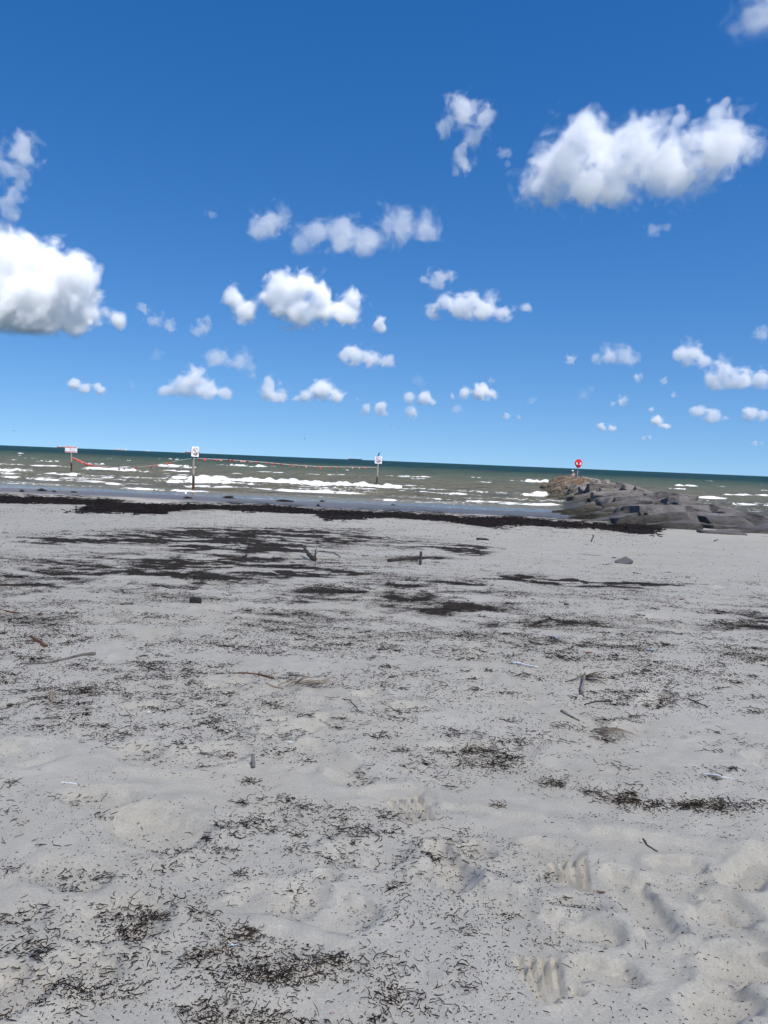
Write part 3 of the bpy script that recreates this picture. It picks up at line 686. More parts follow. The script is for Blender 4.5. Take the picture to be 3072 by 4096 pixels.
def block_mesh(seed, cuts=7):
    bm = bmesh.new(); bmesh.ops.create_cube(bm, size=1)
    bmesh.ops.subdivide_edges(bm, edges=bm.edges[:], cuts=cuts, use_grid_fill=True)
    co = np.array([v.co for v in bm.verts]); rng = np.random.default_rng(seed)
    # cut corners with random planes, then roughen
    for k in range(12):
        n = rng.normal(size=3); n[2] *= .7; n /= np.linalg.norm(n); lim = rng.uniform(.54, .72)
        d = co @ n; over = np.maximum(d - lim, 0); co = co - over[:, None] * n * .92
    n1 = np.stack([perlin3(co * 2.1 + 10 * k + seed, seed + k) for k in range(3)], -1); n2 = np.stack([perlin3(co * 5.5 + 10 * k + seed, seed + 7 + k) for k in range(3)], -1)
    r = np.max(np.abs(co), axis=1)[:, None]
    co = co + n1 * np.array((.07, .07, .035)) + n2 * np.array((.055, .055, .045))
    for v, c in zip(bm.verts, co): v.co = c
    me = bpy.data.meshes.new('granite_block'); bm.to_mesh(me); bm.free()
    for p in me.polygons: p.use_smooth = True
    me.materials.append(M_GRANITE); me.set_sharp_from_angle(angle=math.radians(14)); return me
BLK = [block_mesh(500 + 13 * k) for k in range(12)]
rngb = np.random.default_rng(77)
def add_block(p, dims, rz, tilt=(0, 0), me=None, mat=None):
    o = bpy.data.objects.new('granite_block', me or BLK[rngb.integers(len(BLK))]); col.objects.link(o); o.parent = jetty
    o.location = Vector(p) - jetty.location; o.scale = dims; o.rotation_euler = (tilt[0], tilt[1], rz)
    return o
jang = math.atan2(JD[1], JD[0])
a = -2.0; row = 0
while a < 86:
    big = 1.0 if a < 30 else .92
    la = rngb.uniform(1.6, 2.4) * big; h = halfw(a); b = -h - rngb.uniform(0, 1.0)
    while b < h * .55:
        wb = rngb.uniform(1.6, 3.2) * big
        bc = b + wb / 2 + rngb.normal(0, .1); ac = a + la / 2 + rngb.normal(0, .25)
        th = rngb.uniform(.9, 1.25)
        z = jet_z(ac, bc); e = .5
        ta = (jet_z(ac + e, bc) - jet_z(ac - e, bc)) / (2 * e); tb = (jet_z(ac, bc + e) - jet_z(ac, bc - e)) / (2 * e)
        p = JA + JD * ac + JN * bc
        tilt_a = math.atan(ta) - .06 + rngb.normal(0, .055); tilt_b = math.atan(tb) + rngb.normal(0, .08)
        zt = z - (.20 if ac < 45 else .10) + rngb.normal(0, .085)
        o = add_block((p[0], p[1], zt - th * .47), (la * rngb.uniform(.87, .95), wb * rngb.uniform(.88, .96), th), 0)
        # local x along the jetty, local y to its left
        o.rotation_euler = (Matrix.Rotation(jang + rngb.normal(0, .10), 3, 'Z') @ Matrix.Rotation(-tilt_a, 3, 'Y') @ Matrix.Rotation(-tilt_b, 3, 'X')).to_euler()
        if rngb.random() < .5: o.scale.x *= -1
        b += wb * .97
    a += la * .93; row += 1
rs2 = np.random.default_rng(202)
for k in range(64):                                               # smaller stones wedged in the joints
    ac = rs2.uniform(-1, 80); bc = rs2.uniform(-.95, .62) * halfw(ac); p = JA + JD * ac + JN * bc; sz = rs2.uniform(.7, 1.25)
    add_block((p[0], p[1], jet_z(ac, bc) - .2 - sz * .36 - rs2.uniform(0, .14)), (sz * rs2.uniform(.9, 1.4), sz, sz * rs2.uniform(.6, .85)), rs2.uniform(0, 6.28), (rs2.normal(0, .12), rs2.normal(0, .12)))
def at_block(u, v, wpx, dpx, th, zoff, rz, tilt=(0, 0), mat=None):
    c = px_ground(np.array(float(u)), np.array(float(v))); d = c[1]; W = wpx * d / FPX
    o = add_block((c[0], c[1], c[2] + zoff), (W, dpx, th), rz, tilt)
    if mat is not None:
        o.data = o.data.copy(); o.data.materials[0] = mat
    return o
at_block(2420, 2052, 210, 1.9, .8, -.02, .10, (.10, -.03)); at_block(2500, 2075, 240, 1.5, .5, -.08, .45, (.12, .05)); at_block(2760, 2098, 330, 2.0, .7, -.06, -.08, (.05, .02))
at_block(2180, 2038, 110, 1.0, .45, -.05, .05, (.05, -.05)); at_block(2255, 2038, 70, .9, .35, -.03, .2, (.1, .05), M_ALGAE); at_block(2315, 2040, 110, 1.2, .5, -.1, .1); at_block(2940, 2118, 260, 1.7, .5, -.10, .05)
at_block(2640, 2110, 120, .9, .35, -.08, .2); at_block(2880, 2135, 160, .9, .3, -.08, -.1); at_block(3040, 2100, 200, 1.6, .6, .05, .1)
# rubble sheet below the blocks, coloured dark to deepen shade in the gaps
def rubble():
    A = np.linspace(-1, 87, 120); B = np.linspace(-1.02, 1.02, 31); V = []
    for a_ in A:
        for k in B:
            b_ = k * halfw(a_); p = JA + JD * a_ + JN * b_; V.append((p[0], p[1], jet_z(a_, b_) - 1.05))
    V = np.array(V); V[:, 2] += .10 * perlin2(V[:, 0] / .6, V[:, 1] / .6, 12)
    idx = np.arange(len(V)).reshape(len(A), len(B)); Fq = np.stack([idx[:-1, :-1], idx[:-1, 1:], idx[1:, 1:], idx[1:, :-1]], -1).reshape(-1, 4)
    me = mesh_np('rubble_core', V - np.array(jetty.location), Fq, [M_RUBBLE]); o = link('rubble_core', me, jetty, kind='stuff')
rubble()
def jetty_weed():
    rng = np.random.default_rng(33); n = 2600
    a_ = rng.uniform(40, 72, n); b_ = -np.abs(rng.normal(0, 1, n)) * 1.6 - 1.6; cl = perlin2(a_ / 2.5, b_ / 1.2, 88) > .10
    a_, b_ = a_[cl], b_[cl]; P = JA[None] + JD[None] * a_[:, None] + JN[None] * b_[:, None]
    Z = np.array([jet_z(q, r) for q, r in zip(a_, b_)]) + .04 + rng.uniform(0, .1, len(a_))
    V, Fq = strands(np.stack([P[:, 0], P[:, 1], Z], -1), rng.uniform(.12, .4, len(a_)), rng.uniform(.015, .04, len(a_)), rng.uniform(0, 6.28, len(a_)), rng, .5)
    link('dry_weed', mesh_np('dry_weed', V, Fq, [M_REDWEED]), kind='stuff', label='reddish dry weed caught on the seaward flank of the rock jetty', category='weed')
jetty_weed()
# loose rocks half buried at the foot of the jetty
print('jetty', time.time() - T0)

# ------------------------------------------------------------------ posts, signs, pennant ropes
def post(u, v, vtop, wid, label, lean=(0, 0)):
    c = px_sea(np.array(float(u)), np.array(float(v))); d = (c - nC) @ nF
    zt = -1.15 + (v - vtop) * d / FPX
    root = empty('sign_post', (c[0], c[1], SEA_Z), 0, label=label, category='post', group='wooden posts standing in the shallows')
    k = 26; V = []; z0 = -.9; H = zt - SEA_Z
    n = 12
    for i in range(k):
        z = z0 + (H - z0) * i / (k - 1); r = wid / 2 * (1.06 - .12 * i / (k - 1)); th = np.arange(n) * 2 * np.pi / n
        sq = 1 / np.maximum(np.abs(np.cos(th + .4)), np.abs(np.sin(th + .4))) ; rr = r * (.55 + .45 * sq) * (1 + .05 * np.sin(3 * th + z * 2.3) + .03 * np.cos(7 * th - z * 5))
        V.append(np.stack([rr * np.cos(th) + lean[0] * z / H + .008 * math.sin(z * 3), rr * np.sin(th) + lean[1] * z / H, np.full(n, z)], -1))
    V = np.concatenate(V); F = [(i * n + j, i * n + (j + 1) % n, (i + 1) * n + (j + 1) % n, (i + 1) * n + j) for i in range(k - 1) for j in range(n)] + [tuple(range((k - 1) * n, k * n))]
    link('timber', faces_mesh('timber', V, F, M_POST), root)
    return root, c, d
def poly(bm, pts, y):
    """flat polygon in the xz plane at depth y facing -y, with 1.5 mm thickness"""
    f = [bm.verts.new((p[0], y, p[1])) for p in pts]; b = [bm.verts.new((p[0], y + .0015, p[1])) for p in pts]; n = len(pts)
    bm.faces.new(f); bm.faces.new(list(reversed(b)))
    for i in range(n): bm.faces.new((f[i], f[(i + 1) % n], b[(i + 1) % n], b[i]))
def annulus(bm, r0, r1, y, cx=0, cz=0, n=40):
    for i in range(n):
        t0, t1 = 2 * math.pi * i / n, 2 * math.pi * (i + 1) / n
        poly(bm, [(cx + r0 * math.cos(t0), cz + r0 * math.sin(t0)), (cx + r1 * math.cos(t0), cz + r1 * math.sin(t0)), (cx + r1 * math.cos(t1), cz + r1 * math.sin(t1)), (cx + r0 * math.cos(t1), cz + r0 * math.sin(t1))], y)
def disc(bm, r, y, cx, cz, n=20): poly(bm, [(cx + r * math.cos(2 * math.pi * i / n), cz + r * math.sin(2 * math.pi * i / n)) for i in range(n)], y)
def sign_board(root, w_, h_, rz, zc, yoff, swimmer=True, tilt=0, name='sign', label=None, **kw):
    s = empty(name, root.location + Vector((yoff * math.sin(rz), -yoff * math.cos(rz), zc)), 0, label=label, category='sign', **kw)
    s.rotation_euler = (0, tilt, rz)
    bm = bmesh.new(); bx(bm, (w_, .008, h_), (0, 0, 0), .0); bd = bmobj('panel', bm, M_SIGNW, s)
    bm = bmesh.new(); bx(bm, (.05, .03, h_ * .8), (0, .021, 0)); bmobj('bracket', bm, M_SIGNPNL, s)
    return s
def pict(s, r, cx, cz, ring=M_SIGNPUR):
    """no-swimming pictogram: ring, swimmer, waves and slash"""
    y = -.0062
    bm = bmesh.new(); annulus(bm, r * .86, r, y, cx, cz); bmobj('ring', bm, ring, s)
    q = lambda a, b: (cx + a * r, cz + b * r)
    bm = bmesh.new(); disc(bm, .13 * r, y, *q(-.52, .22)); 
    poly(bm, [q(-.42, -.22), q(-.22, -.28), q(.12, .42), q(.38, .62), q(.26, .66), q(-.02, .52)], y)      # torso and arm
    poly(bm, [q(-.12, -.18), q(.02, -.24), q(.62, .02), q(.72, -.26), q(.40, -.32)], y + .0001)                # far arm and back
    bmobj('swimmer', bm, M_SIGNBLK, s)
    bm = bmesh.new()
    top = [q(-.70 + 1.42 * i / 16, -.44 + .05 * math.sin(i * 1.3)) for i in range(17)]; bot = [q(.62 - 1.24 * i / 16, -.60 - .16 * math.sin(math.pi * i / 16)) for i in range(17)]
    poly(bm, top + bot, y + .0003); bmobj('waves', bm, M_SIGNBLK, s)
    bm = bmesh.new(); dx = .055 * r * .7; e = .90 * r * .7071
    poly(bm, [(cx - e - dx, cz + e - dx), (cx - e + dx, cz + e + dx), (cx + e + dx, cz - e + dx), (cx + e - dx, cz - e - dx)], y - .002); bmobj('slash', bm, ring, s)
def text_part(s, txt, size, cx, cz, mat, name='lettering', y=-.0075, wide=None):
    cu = bpy.data.curves.new('t', 'FONT'); cu.body = txt; cu.size = size; cu.align_x = 'CENTER'; cu.align_y = 'CENTER'; cu.offset = size * .02
    to = bpy.data.objects.new('t', cu); col.objects.link(to); bpy.context.view_layer.update()
    me = bpy.data.meshes.new_from_object(to.evaluated_get(bpy.context.evaluated_depsgraph_get())); bpy.data.objects.remove(to)
    co = np.array([v.co for v in me.vertices]); wd = np.ptp(co[:, 0]); k = (wide / wd) if wide else 1
    for v in me.vertices: v.co = (v.co.x * k + cx, y, v.co.y + cz)
    me.materials.clear(); me.materials.append(mat); link(name, me, s)

p1, c1, d1 = post(285, 1886, 1790, .15, 'weathered wooden post with dark wet foot carrying the wide arrow sign', (.0, 0))
h1 = lambda v: (1886 - v) * d1 / FPX
s1 = sign_board(p1, 1.16, .62, 0.0, h1(1797.5), .10, tilt=math.radians(1.2), label='wide white NO SWIMMING sign with red bands and black arrow', name='warning_sign')
for zc, hh, txt, sz in ((.205, .16, 'NO SWIMMING', .15), (-.225, .13, 'SE PROHIBE NADAR', .12)):
    bm = bmesh.new(); bx(bm, (1.08, .003, hh), (-.02, -.0055, zc)); bmobj('red_band', bm, M_SIGNRED, s1)
    text_part(s1, txt, sz, -.02, zc, M_SIGNW, wide=.98, y=-.0085)
pict(s1, .085, -.05, -.01)
bm = bmesh.new(); poly(bm, [(.10, -.055), (.10, -.025), (.27, -.025), (.27, .01), (.36, -.04), (.27, -.09), (.27, -.055)], -.0062); bmobj('arrow', bm, M_SIGNBLK, s1)

p2, c2, d2 = post(779, 1958, 1792, .145, 'tall grey wooden post with black foot carrying the turned square sign', (-.02, 0))
p2.location.x -= .10
h2 = lambda v: (1958 - v) * d2 / FPX
s2 = sign_board(p2, .60, .61, math.radians(57), h2(1807), .10, tilt=math.radians(1.5), label='square no-swimming sign turned aside on the tall grey post', name='warning_sign', group='square no-swimming signs')
pict(s2, .245, .02, .0)
bm = bmesh.new(); bx(bm, (.56, .006, .58), (.0, .055, 0)); bmobj('rear_panel', bm, M_SIGNPNL, s2)

p3, c3, d3 = post(1505, 1948, 1852, .135, 'pale tapering wooden post in the sea carrying the sign with a bird', (.09, 0))
h3 = lambda v: (1948 - v) * d3 / FPX
s3 = sign_board(p3, .59, .60, math.radians(4), h3(1840), .09, tilt=math.radians(1.0), label='square no-swimming sign facing the beach with a dark bird on top', name='warning_sign', group='square no-swimming signs')
s3.location.x += .09
pict(s3, .235, .0, -.0)

def sea_top(x, y): return SEA_Z + .05
def pennants(pA, pB, path, n, label, seed, dense=None, size=.17):
    """rope through photo points between two posts, hung with small crumpled red flags"""
    rng = np.random.default_rng(seed)
    root = empty('pennant_rope', (pA[0], pA[1], SEA_Z), 0, label=label, category='rope', group='ropes hung with red pennants')
    P = []
    for (f, u, v) in path:
        yy = pA[1] + (pB[1] - pA[1]) * f; d = ray(u, v); t = yy / d.y; q = np.array(CAM + d * t); q[2] = max(q[2], SEA_Z + .03); P.append(q)
    P = np.array(P); ff = np.array([p[0] for p in path]); fs = np.linspace(0, 1, 70)
    Q = np.stack([np.interp(fs, ff, P[:, k]) for k in range(3)], -1)
    for _ in range(2): Q[1:-1] = (Q[:-2] + 2 * Q[1:-1] + Q[2:]) / 4
    o = np.array(root.location)
    V, F = tube_np(Q - o, .014, 5); link('rope', faces_mesh('rope', V, F, M_ROPE), root)
    for k in range(n):
        f = (k + .5 + rng.uniform(-.25, .25)) / n if dense is None else float(np.interp(rng.random(), *dense))
        c = np.array([np.interp(f, fs, Q[:, m]) for m in range(3)]) - o
        L = size * rng.uniform(.7, 1.25); g = 5; tw = rng.uniform(-1.2, 1.2); sw = rng.uniform(-.9, .9)
        V = []
        for i in range(g):
            for j in range(g):
                a_ = i / (g - 1) - .5; b_ = j / (g - 1); wv = (1 - .75 * b_)
                x = a_ * L * 1.05 * wv; z = -b_ * L * (.95 - .25 * abs(sw)); y = .28 * L * math.sin(3.1 * a_ + tw * 2 + 2.2 * b_) * (.3 + b_) + sw * b_ * L * .5
                V.append((x * math.cos(tw * .6) - y * math.sin(tw * .6) + sw * .35 * L * b_, x * math.sin(tw * .6) + y * math.cos(tw * .6), z + .01))
        F = [(i * g + j, i * g + j + 1, (i + 1) * g + j + 1, (i + 1) * g + j) for i in range(g - 1) for j in range(g - 1)]
        po = link('pennant', faces_mesh('pennant', V, F, M_PENN if rng.random() < .78 else M_PENN2), root); po.location = c
        md = po.modifiers.new('thickness', 'SOLIDIFY'); md.thickness = .006
pennants(c1, c2, [(0, 290, 1829), (.12, 318, 1842), (.25, 352, 1857), (.36, 395, 1863), (.5, 480, 1874), (.62, 555, 1868), (.75, 625, 1860), (.86, 690, 1848), (.94, 738, 1838), (1, 776, 1833)], 46,
         'sagging rope of red pennants dipping into the surf by the arrow sign', 3, (np.linspace(0, 1, 6), [.03, .10, .17, .26, .55, .92]), .17)
pennants(c2, c3, [(0, 779, 1834), (.2, 905, 1838), (.4, 1010, 1845), (.55, 1140, 1857), (.7, 1270, 1866), (.85, 1390, 1868), (1, 1508, 1869)], 27, 'taut rope of red pennants running out to the sign with the bird', 9)

# ------------------------------------------------------------------ life ring station on the jetty
def station():
    d = 82.0; r = ray(2310, 1912); t = d / r.y; b = CAM + r * t
    root = empty('life_ring_station', b, 0, label='red life ring housing with white bands on a thin pole atop the jetty', category='life ring')
    px = t / FPX
    bm = bmesh.new(); bmesh.ops.create_cone(bm, cap_ends=True, segments=14, radius1=.035, radius2=.032, depth=1.9); bmesh.ops.translate(bm, vec=(0, .09, .95 - .3), verts=bm.verts); bmobj('pole', bm, M_GALV, root, True)
    zc = 42 * px + 15.5 * px; s = px
    # outline of the moulded housing: a disc with a cap and a foot (photo pixels)
    pts = []
    R_ = 14.2 * s
    for i in range(48):
        th = 2 * math.pi * i / 48; x, z = R_ * math.sin(th), R_ * math.cos(th)
        if z > R_ * .70: z = max(z, 0) ; 
        pts.append((x, z))
    cap = [(-9.4 * s, 10.6 * s), (-7.6 * s, 16.2 * s), (-5.5 * s, 17.2 * s), (5.5 * s, 17.2 * s), (7.6 * s, 16.2 * s), (9.4 * s, 10.6 * s)]
    foot = [(8.6 * s, -11.4 * s), (7.2 * s, -15.4 * s), (5.8 * s, -16.2 * s), (-5.8 * s, -16.2 * s), (-7.2 * s, -15.4 * s), (-8.6 * s, -11.4 * s)]
    right = [(R_ * math.sin(th), R_ * math.cos(th)) for th in np.linspace(math.radians(41), math.radians(143), 18)]
    left = [(-x, z) for x, z in reversed(right)]
    out = cap + right + foot + left
    bm = bmesh.new(); vs = [bm.verts.new((x, -.02, z + zc)) for x, z in out]; f = bm.faces.new(vs)
    r2 = bmesh.ops.extrude_face_region(bm, geom=[f]); bmesh.ops.translate(bm, vec=(0, -.11, 0), verts=[v for v in r2['geom'] if isinstance(v, bmesh.types.BMVert)])
    bmesh.ops.recalc_face_normals(bm, faces=bm.faces)
    bmesh.ops.bevel(bm, geom=[e for e in bm.edges if abs(e.verts[0].co.y - e.verts[1].co.y) < 1e-6], offset=.03, segments=3, affect='EDGES')
    bmobj('housing', bm, M_RING, root, False)
    def torus(R1, r1, y, arc=None):
        V, F = [], []; n, m = 40, 12
        th = np.linspace(0, 2 * math.pi, n, endpoint=False) if arc is None else np.linspace(arc[0], arc[1], n)
        P = np.stack([R1 * np.sin(th), np.full(n, y), R1 * np.cos(th) + zc], -1)
        for i in range(n):
            for j in range(m):
                a_ = 2 * math.pi * j / m; rr = R1 + r1 * math.cos(a_); V.append((rr * math.sin(th[i]), y - .75 * r1 * math.sin(a_), rr * math.cos(th[i]) + zc))
        for i in range(n if arc is None else n - 1):
            for j in range(m): F.append((i * m + j, ((i + 1) % n) * m + j, ((i + 1) % n) * m + (j + 1) % m, i * m + (j + 1) % m))
        return V, F
    V, F = torus(7.2 * s, 2.9 * s, -.14); ring = link('life_ring', faces_mesh('life_ring', V, F, M_RING), root)
    for sg in (1, -1):
        V, F = torus(7.2 * s, 3.05 * s, -.14, (math.pi / 2 * sg - .62, math.pi / 2 * sg + .62)); link('white_band', faces_mesh('white_band', V, F, M_WHITE), ring)
    # short rusted stub beside it
    r = ray(2322.5, 1909.5); b2 = CAM + r * (82 / r.y)
    bm = bmesh.new(); bmesh.ops.create_cone(bm, cap_ends=True, segments=10, radius1=.045, radius2=.036, depth=.75); bmesh.ops.translate(bm, vec=(0, 0, .1), verts=bm.verts)
    bmesh.ops.create_cone(bm, cap_ends=True, segments=10, radius1=.07, radius2=.06, depth=.08, matrix=Matrix.Translation((0, 0, -.02)))
    o = bmobj('iron_stub', bm, M_IRON, None, True, label='short dark iron stub beside the life ring pole', category='stub'); o.location = b2
    # keep a level slab under both
    add_block((b.x + .15, b.y, b.z - .42), (3.0, 2.6, .9), .1)
station()

# ------------------------------------------------------------------ the person on the jetty head
def person():
    r = ray(2291, 1901); t = 87.0 / r.y; b = CAM + r * t          # where the back passes behind the rock edge
    seat = Vector((b.x, b.y, b.z - .38))
    root = empty('person', seat, math.radians(155), label='person in white cap and white top sitting on the jetty rocks', category='person')
    J = {'pel': (0, 0, .10), 'wst': (0, .03, .30), 'chs': (0, .10, .52), 'nk': (0, .14, .66), 'hd': (0, .18, .74), 'hd2': (0, .20, .86),
         'shl': (.18, .11, .58), 'ell': (.24, .30, .38), 'wrl': (.12, .48, .34), 'hdl': (.05, .54, .34), 'shr': (-.18, .11, .58), 'elr': (-.25, .30, .38), 'wrr': (-.12, .48, .34), 'hdr': (-.06, .54, .34),
         'hpl': (.10, .02, .09), 'knl': (.14, .42, .32), 'anl': (.14, .58, -.05), 'tol': (.15, .74, -.10), 'hpr': (-.10, .02, .09), 'knr': (-.14, .44, .30), 'anr': (-.14, .60, -.07), 'tor': (-.15, .76, -.11)}
    Rr = {'pel': .14, 'wst': .125, 'chs': .15, 'nk': .055, 'hd': .085, 'hd2': .09, 'shl': .06, 'ell': .042, 'wrl': .03, 'hdl': .03, 'shr': .06, 'elr': .042, 'wrr': .03, 'hdr': .03, 'hpl': .095, 'knl': .062, 'anl': .04, 'tol': .035, 'hpr': .095, 'knr': .062, 'anr': .04, 'tor': .035}
    E = [('pel', 'wst'), ('wst', 'chs'), ('chs', 'nk'), ('nk', 'hd'), ('hd', 'hd2'), ('chs', 'shl'), ('shl', 'ell'), ('ell', 'wrl'), ('wrl', 'hdl'), ('chs', 'shr'), ('shr', 'elr'), ('elr', 'wrr'), ('wrr', 'hdr'), ('pel', 'hpl'), ('hpl', 'knl'), ('knl', 'anl'), ('anl', 'tol'), ('pel', 'hpr'), ('hpr', 'knr'), ('knr', 'anr'), ('anr', 'tor')]
    def skin(name, keys, edges, mat, grow=0, rootk='pel', parent=root):
        me = bpy.data.meshes.new(name); ix = {k: i for i, k in enumerate(keys)}
        me.from_pydata([J[k] for k in keys], [(ix[a_], ix[b_]) for a_, b_ in edges], []); me.materials.append(mat)
        o = link(name, me, parent); md = o.modifiers.new('skin', 'SKIN'); md.use_smooth_shade = True
        for k, sv in zip(keys, me.skin_vertices[0].data):
            rr = Rr[k] + grow; sv.radius = (rr, rr); sv.use_root = (k == rootk)
        o.modifiers.new('sub', 'SUBSURF').levels = 2; o.modifiers['sub'].render_levels = 2
        return o
    skin('body', list(J), E, M_SKIN)
    skin('shirt', ['pel', 'wst', 'chs', 'shl', 'shr'], [('pel', 'wst'), ('wst', 'chs'), ('chs', 'shl'), ('chs', 'shr')], M_CLOTH, .018)
    skin('shorts', ['pel', 'hpl', 'knl', 'hpr', 'knr'], [('pel', 'hpl'), ('hpl', 'knl'), ('pel', 'hpr'), ('hpr', 'knr')], M_SHORT, .014)
    def ball(name, c, sc_, mat, zmin=None):
        bm = bmesh.new(); bmesh.ops.create_uvsphere(bm, u_segments=16, v_segments=10, radius=1)
        if zmin is not None: bmesh.ops.bisect_plane(bm, geom=bm.verts[:] + bm.edges[:] + bm.faces[:], plane_co=(0, 0, zmin), plane_no=(0, 0, 1), clear_inner=True)
        bmesh.ops.scale(bm, vec=sc_, verts=bm.verts); bmesh.ops.translate(bm, vec=c, verts=bm.verts); return bm
    bm = ball('hair', (0, .165, .80), (.105, .10, .15), M_HAIR); bmobj('hair', bm, M_HAIR, root, True)
    bm = ball('cap', (0, .20, .85), (.115, .12, .11), M_CLOTH, .0)
    bx(bm, (.15, .12, .015), (0, .34, .86), .005); bmobj('cap', bm, M_CLOTH, root, True)
    for x in (-.035, .035):
        bmobj('eye', ball('eye', (x, .287, .83), (.012, .008, .008), M_HAIR), M_HAIR, root, True)
    bmobj('nose', ball('nose', (0, .297, .80), (.014, .02, .022), M_SKIN), M_SKIN, root, True)
    add_block((seat.x, seat.y, seat.z - .40), (1.8, 1.5, .8), .2)
person()

# ------------------------------------------------------------------ birds
def bird_body(k=1.0):
    return loft([(0, -.20 * k, .0, .004, .004), (0, -.15 * k, .0, .022 * k, .012 * k), (0, -.08 * k, 0, .05 * k, .04 * k), (0, .0, 0, .062 * k, .062 * k), (0, .07 * k, .01 * k, .055 * k, .058 * k), (0, .13 * k, .03 * k, .034 * k, .036 * k), (0, .155 * k, .045 * k, .028 * k, .03 * k)])
def head(c, r, beak, name_mat, bmat, parent, ang=0):
    bm = bmesh.new(); bmesh.ops.create_uvsphere(bm, u_segments=14, v_segments=10, radius=r); bmesh.ops.scale(bm, vec=(.9, 1.12, 1), verts=bm.verts); bmesh.ops.translate(bm, vec=c, verts=bm.verts); h = bmobj('head', bm, name_mat, parent, True)
    bm = bmesh.new(); bmesh.ops.create_cone(bm, cap_ends=True, segments=8, radius1=r * .38, radius2=r * .06, depth=beak, matrix=Matrix.Translation(Vector(c) + Vector((0, r + beak * .42, -.1 * r))) @ Matrix.Rotation(-math.pi / 2, 4, 'X')); bmobj('beak', bm, bmat, h)
    return h
def legs(parent, h, mat, y=0):
    for x in (-.02, .02):
        V, F = tube_np([(x, y, 0), (x, y + .01, -h * .5), (x, y, -h)], .006, 6); V2, F2 = tube_np([(x, y - .01, -h), (x, y + .035, -h)], .006, 6)
        V, F = merge([(V, F), (V2, F2)]); link('leg', faces_mesh('leg', V, F, mat), parent)
# dark bird perched on the sign, leaning up to the right
top3 = s3.location + Vector((0, 0, .30)); pb = empty('perched_bird', top3 + Vector((.0, .0, .085)), math.radians(-80), label='dark bird perched on top of the square sign in the sea', category='bird')
V, F = bird_body(.92); V = np.array(V); a_ = math.radians(58); V = np.stack([V[:, 0], V[:, 1] * math.cos(a_) - V[:, 2] * math.sin(a_), V[:, 1] * math.sin(a_) + V[:, 2] * math.cos(a_)], -1); V[:, 2] += .06
link('body', faces_mesh('body', V, F, M_BIRDK), pb); hd_ = head((0, .085, .205), .036, .05, M_BIRDK, M_BIRDK, pb)
legs(pb, .085, M_BIRDK)
bm = bmesh.new(); bx(bm, (.05, .13, .012), (0, -.13, -.07), .003, Matrix.Rotation(math.radians(40), 3, 'X')); bmobj('tail', bm, M_BIRDK, pb)
# gull at the water's edge
g0 = px_ground(np.array(742.), np.array(1981.)); gz = float(sand_z(g0[0], g0[1])); gz = max(gz, SEA_Z)
gl = empty('standing_gull', (g0[0], g0[1], gz + .075), math.radians(20), label='black-headed gull with grey back standing at the water edge', category='bird')
V, F = bird_body(1.0); bd_ = link('body', faces_mesh('body', V, F, M_BIRDW), gl); bd_.rotation_euler = (math.radians(14), 0, 0); bd_.location = (0, 0, .03)
for sg in (1, -1):
    V, F = loft([(sg * .052, -.24, -.0, .004, .006), (sg * .056, -.12, .008, .012, .03), (sg * .060, 0, .02, .014, .045), (sg * .05, .08, .03, .008, .03), (sg * .04, .10, .03, .003, .01)], 8); wg = link('wing', faces_mesh('wing', V, F, M_BIRDG), gl); wg.rotation_euler = (math.radians(14), 0, 0); wg.location = (0, 0, .035)
bm = bmesh.new(); bmesh.ops.create_uvsphere(bm, u_segments=12, v_segments=8, radius=.04); bmesh.ops.translate(bm, vec=(0, .13, .09), verts=bm.verts); bmobj('neck', bm, M_BIRDW, gl, True)
head((0, .145, .128), .036, .045, M_BIRDK, M_BEAK, gl); legs(gl, .075, M_BIRDK)
def flyer(u, v, span_px, span, bank, yaw, mat, label, vee=.3, sweep=.25, grp='birds flying over the sea'):
    dist = span / (span_px / FPX); d = ray(u, v); p = CAM + d * (dist / d.length)
    root = empty('flying_bird', p, yaw, label=label, category='bird', group=grp)
    V, F = bird_body(span * .85); link('body', faces_mesh('body', V, F, mat), root); head((0, .16 * span, .035 * span), .032 * span, .05 * span, mat, M_BEAK, root)
    for sg in (1, -1):
        n = 7; V = []; F = []
        for i in range(n):
            k = i / (n - 1); x = sg * k * span / 2; z = span * (vee * .5 * math.sin(k * 2.4) * (1 - .25 * k)); y = .05 * span - sweep * span * k * k * .6; c = .13 * span * (1 - .75 * k ** 1.6) ; tk = .012 * span * (1 - .8 * k) + .002
            V += [(x, y + c * .5, z), (x, y, z + tk), (x, y - c * .5, z), (x, y, z - tk)]
        for i in range(n - 1):
            for j in range(4): F.append((i * 4 + j, i * 4 + (j + 1) % 4, i * 4 + 4 + (j + 1) % 4, i * 4 + 4 + j))
        F += [(0, 1, 2, 3), tuple(4 * (n - 1) + q for q in (3, 2, 1, 0))]
        link('wing', faces_mesh('wing', V, F, mat), root)
    root.rotation_euler = (0, bank, yaw)
flyer(1568, 1711, 21, 1.05, .45, math.radians(60), M_BIRDW, 'white gull banking in flight above the sign with the bird', .55)
flyer(1218, 1755, 15, 1.05, .15, math.radians(-60), M_BIRDG, 'grey gull gliding low over the sea between the square signs', .5)
flyer(57, 1723, 16, 1.6, .1, math.radians(95), M_BIRDK, 'dark bird gliding on flat wings high above the arrow sign', .12)
flyer(128, 1704, 5, 1.0, .5, math.radians(30), M_BIRDK, 'tiny dark bird soaring above the gliding one', .5)
flyer(127, 1777, 9, 1.6, .05, math.radians(10), M_BIRDK, 'dark bird skimming just above the horizon near the arrow sign', .3)
flyer(2228, 1845, 4, .8, .3, math.radians(40), M_BIRDK, 'dark speck of a bird beside the red life ring', .4)
flyer(2613, 1862, 6, 1.0, .35, math.radians(120), M_BIRDK, 'small dark bird flying low over the sea past the jetty', .4)
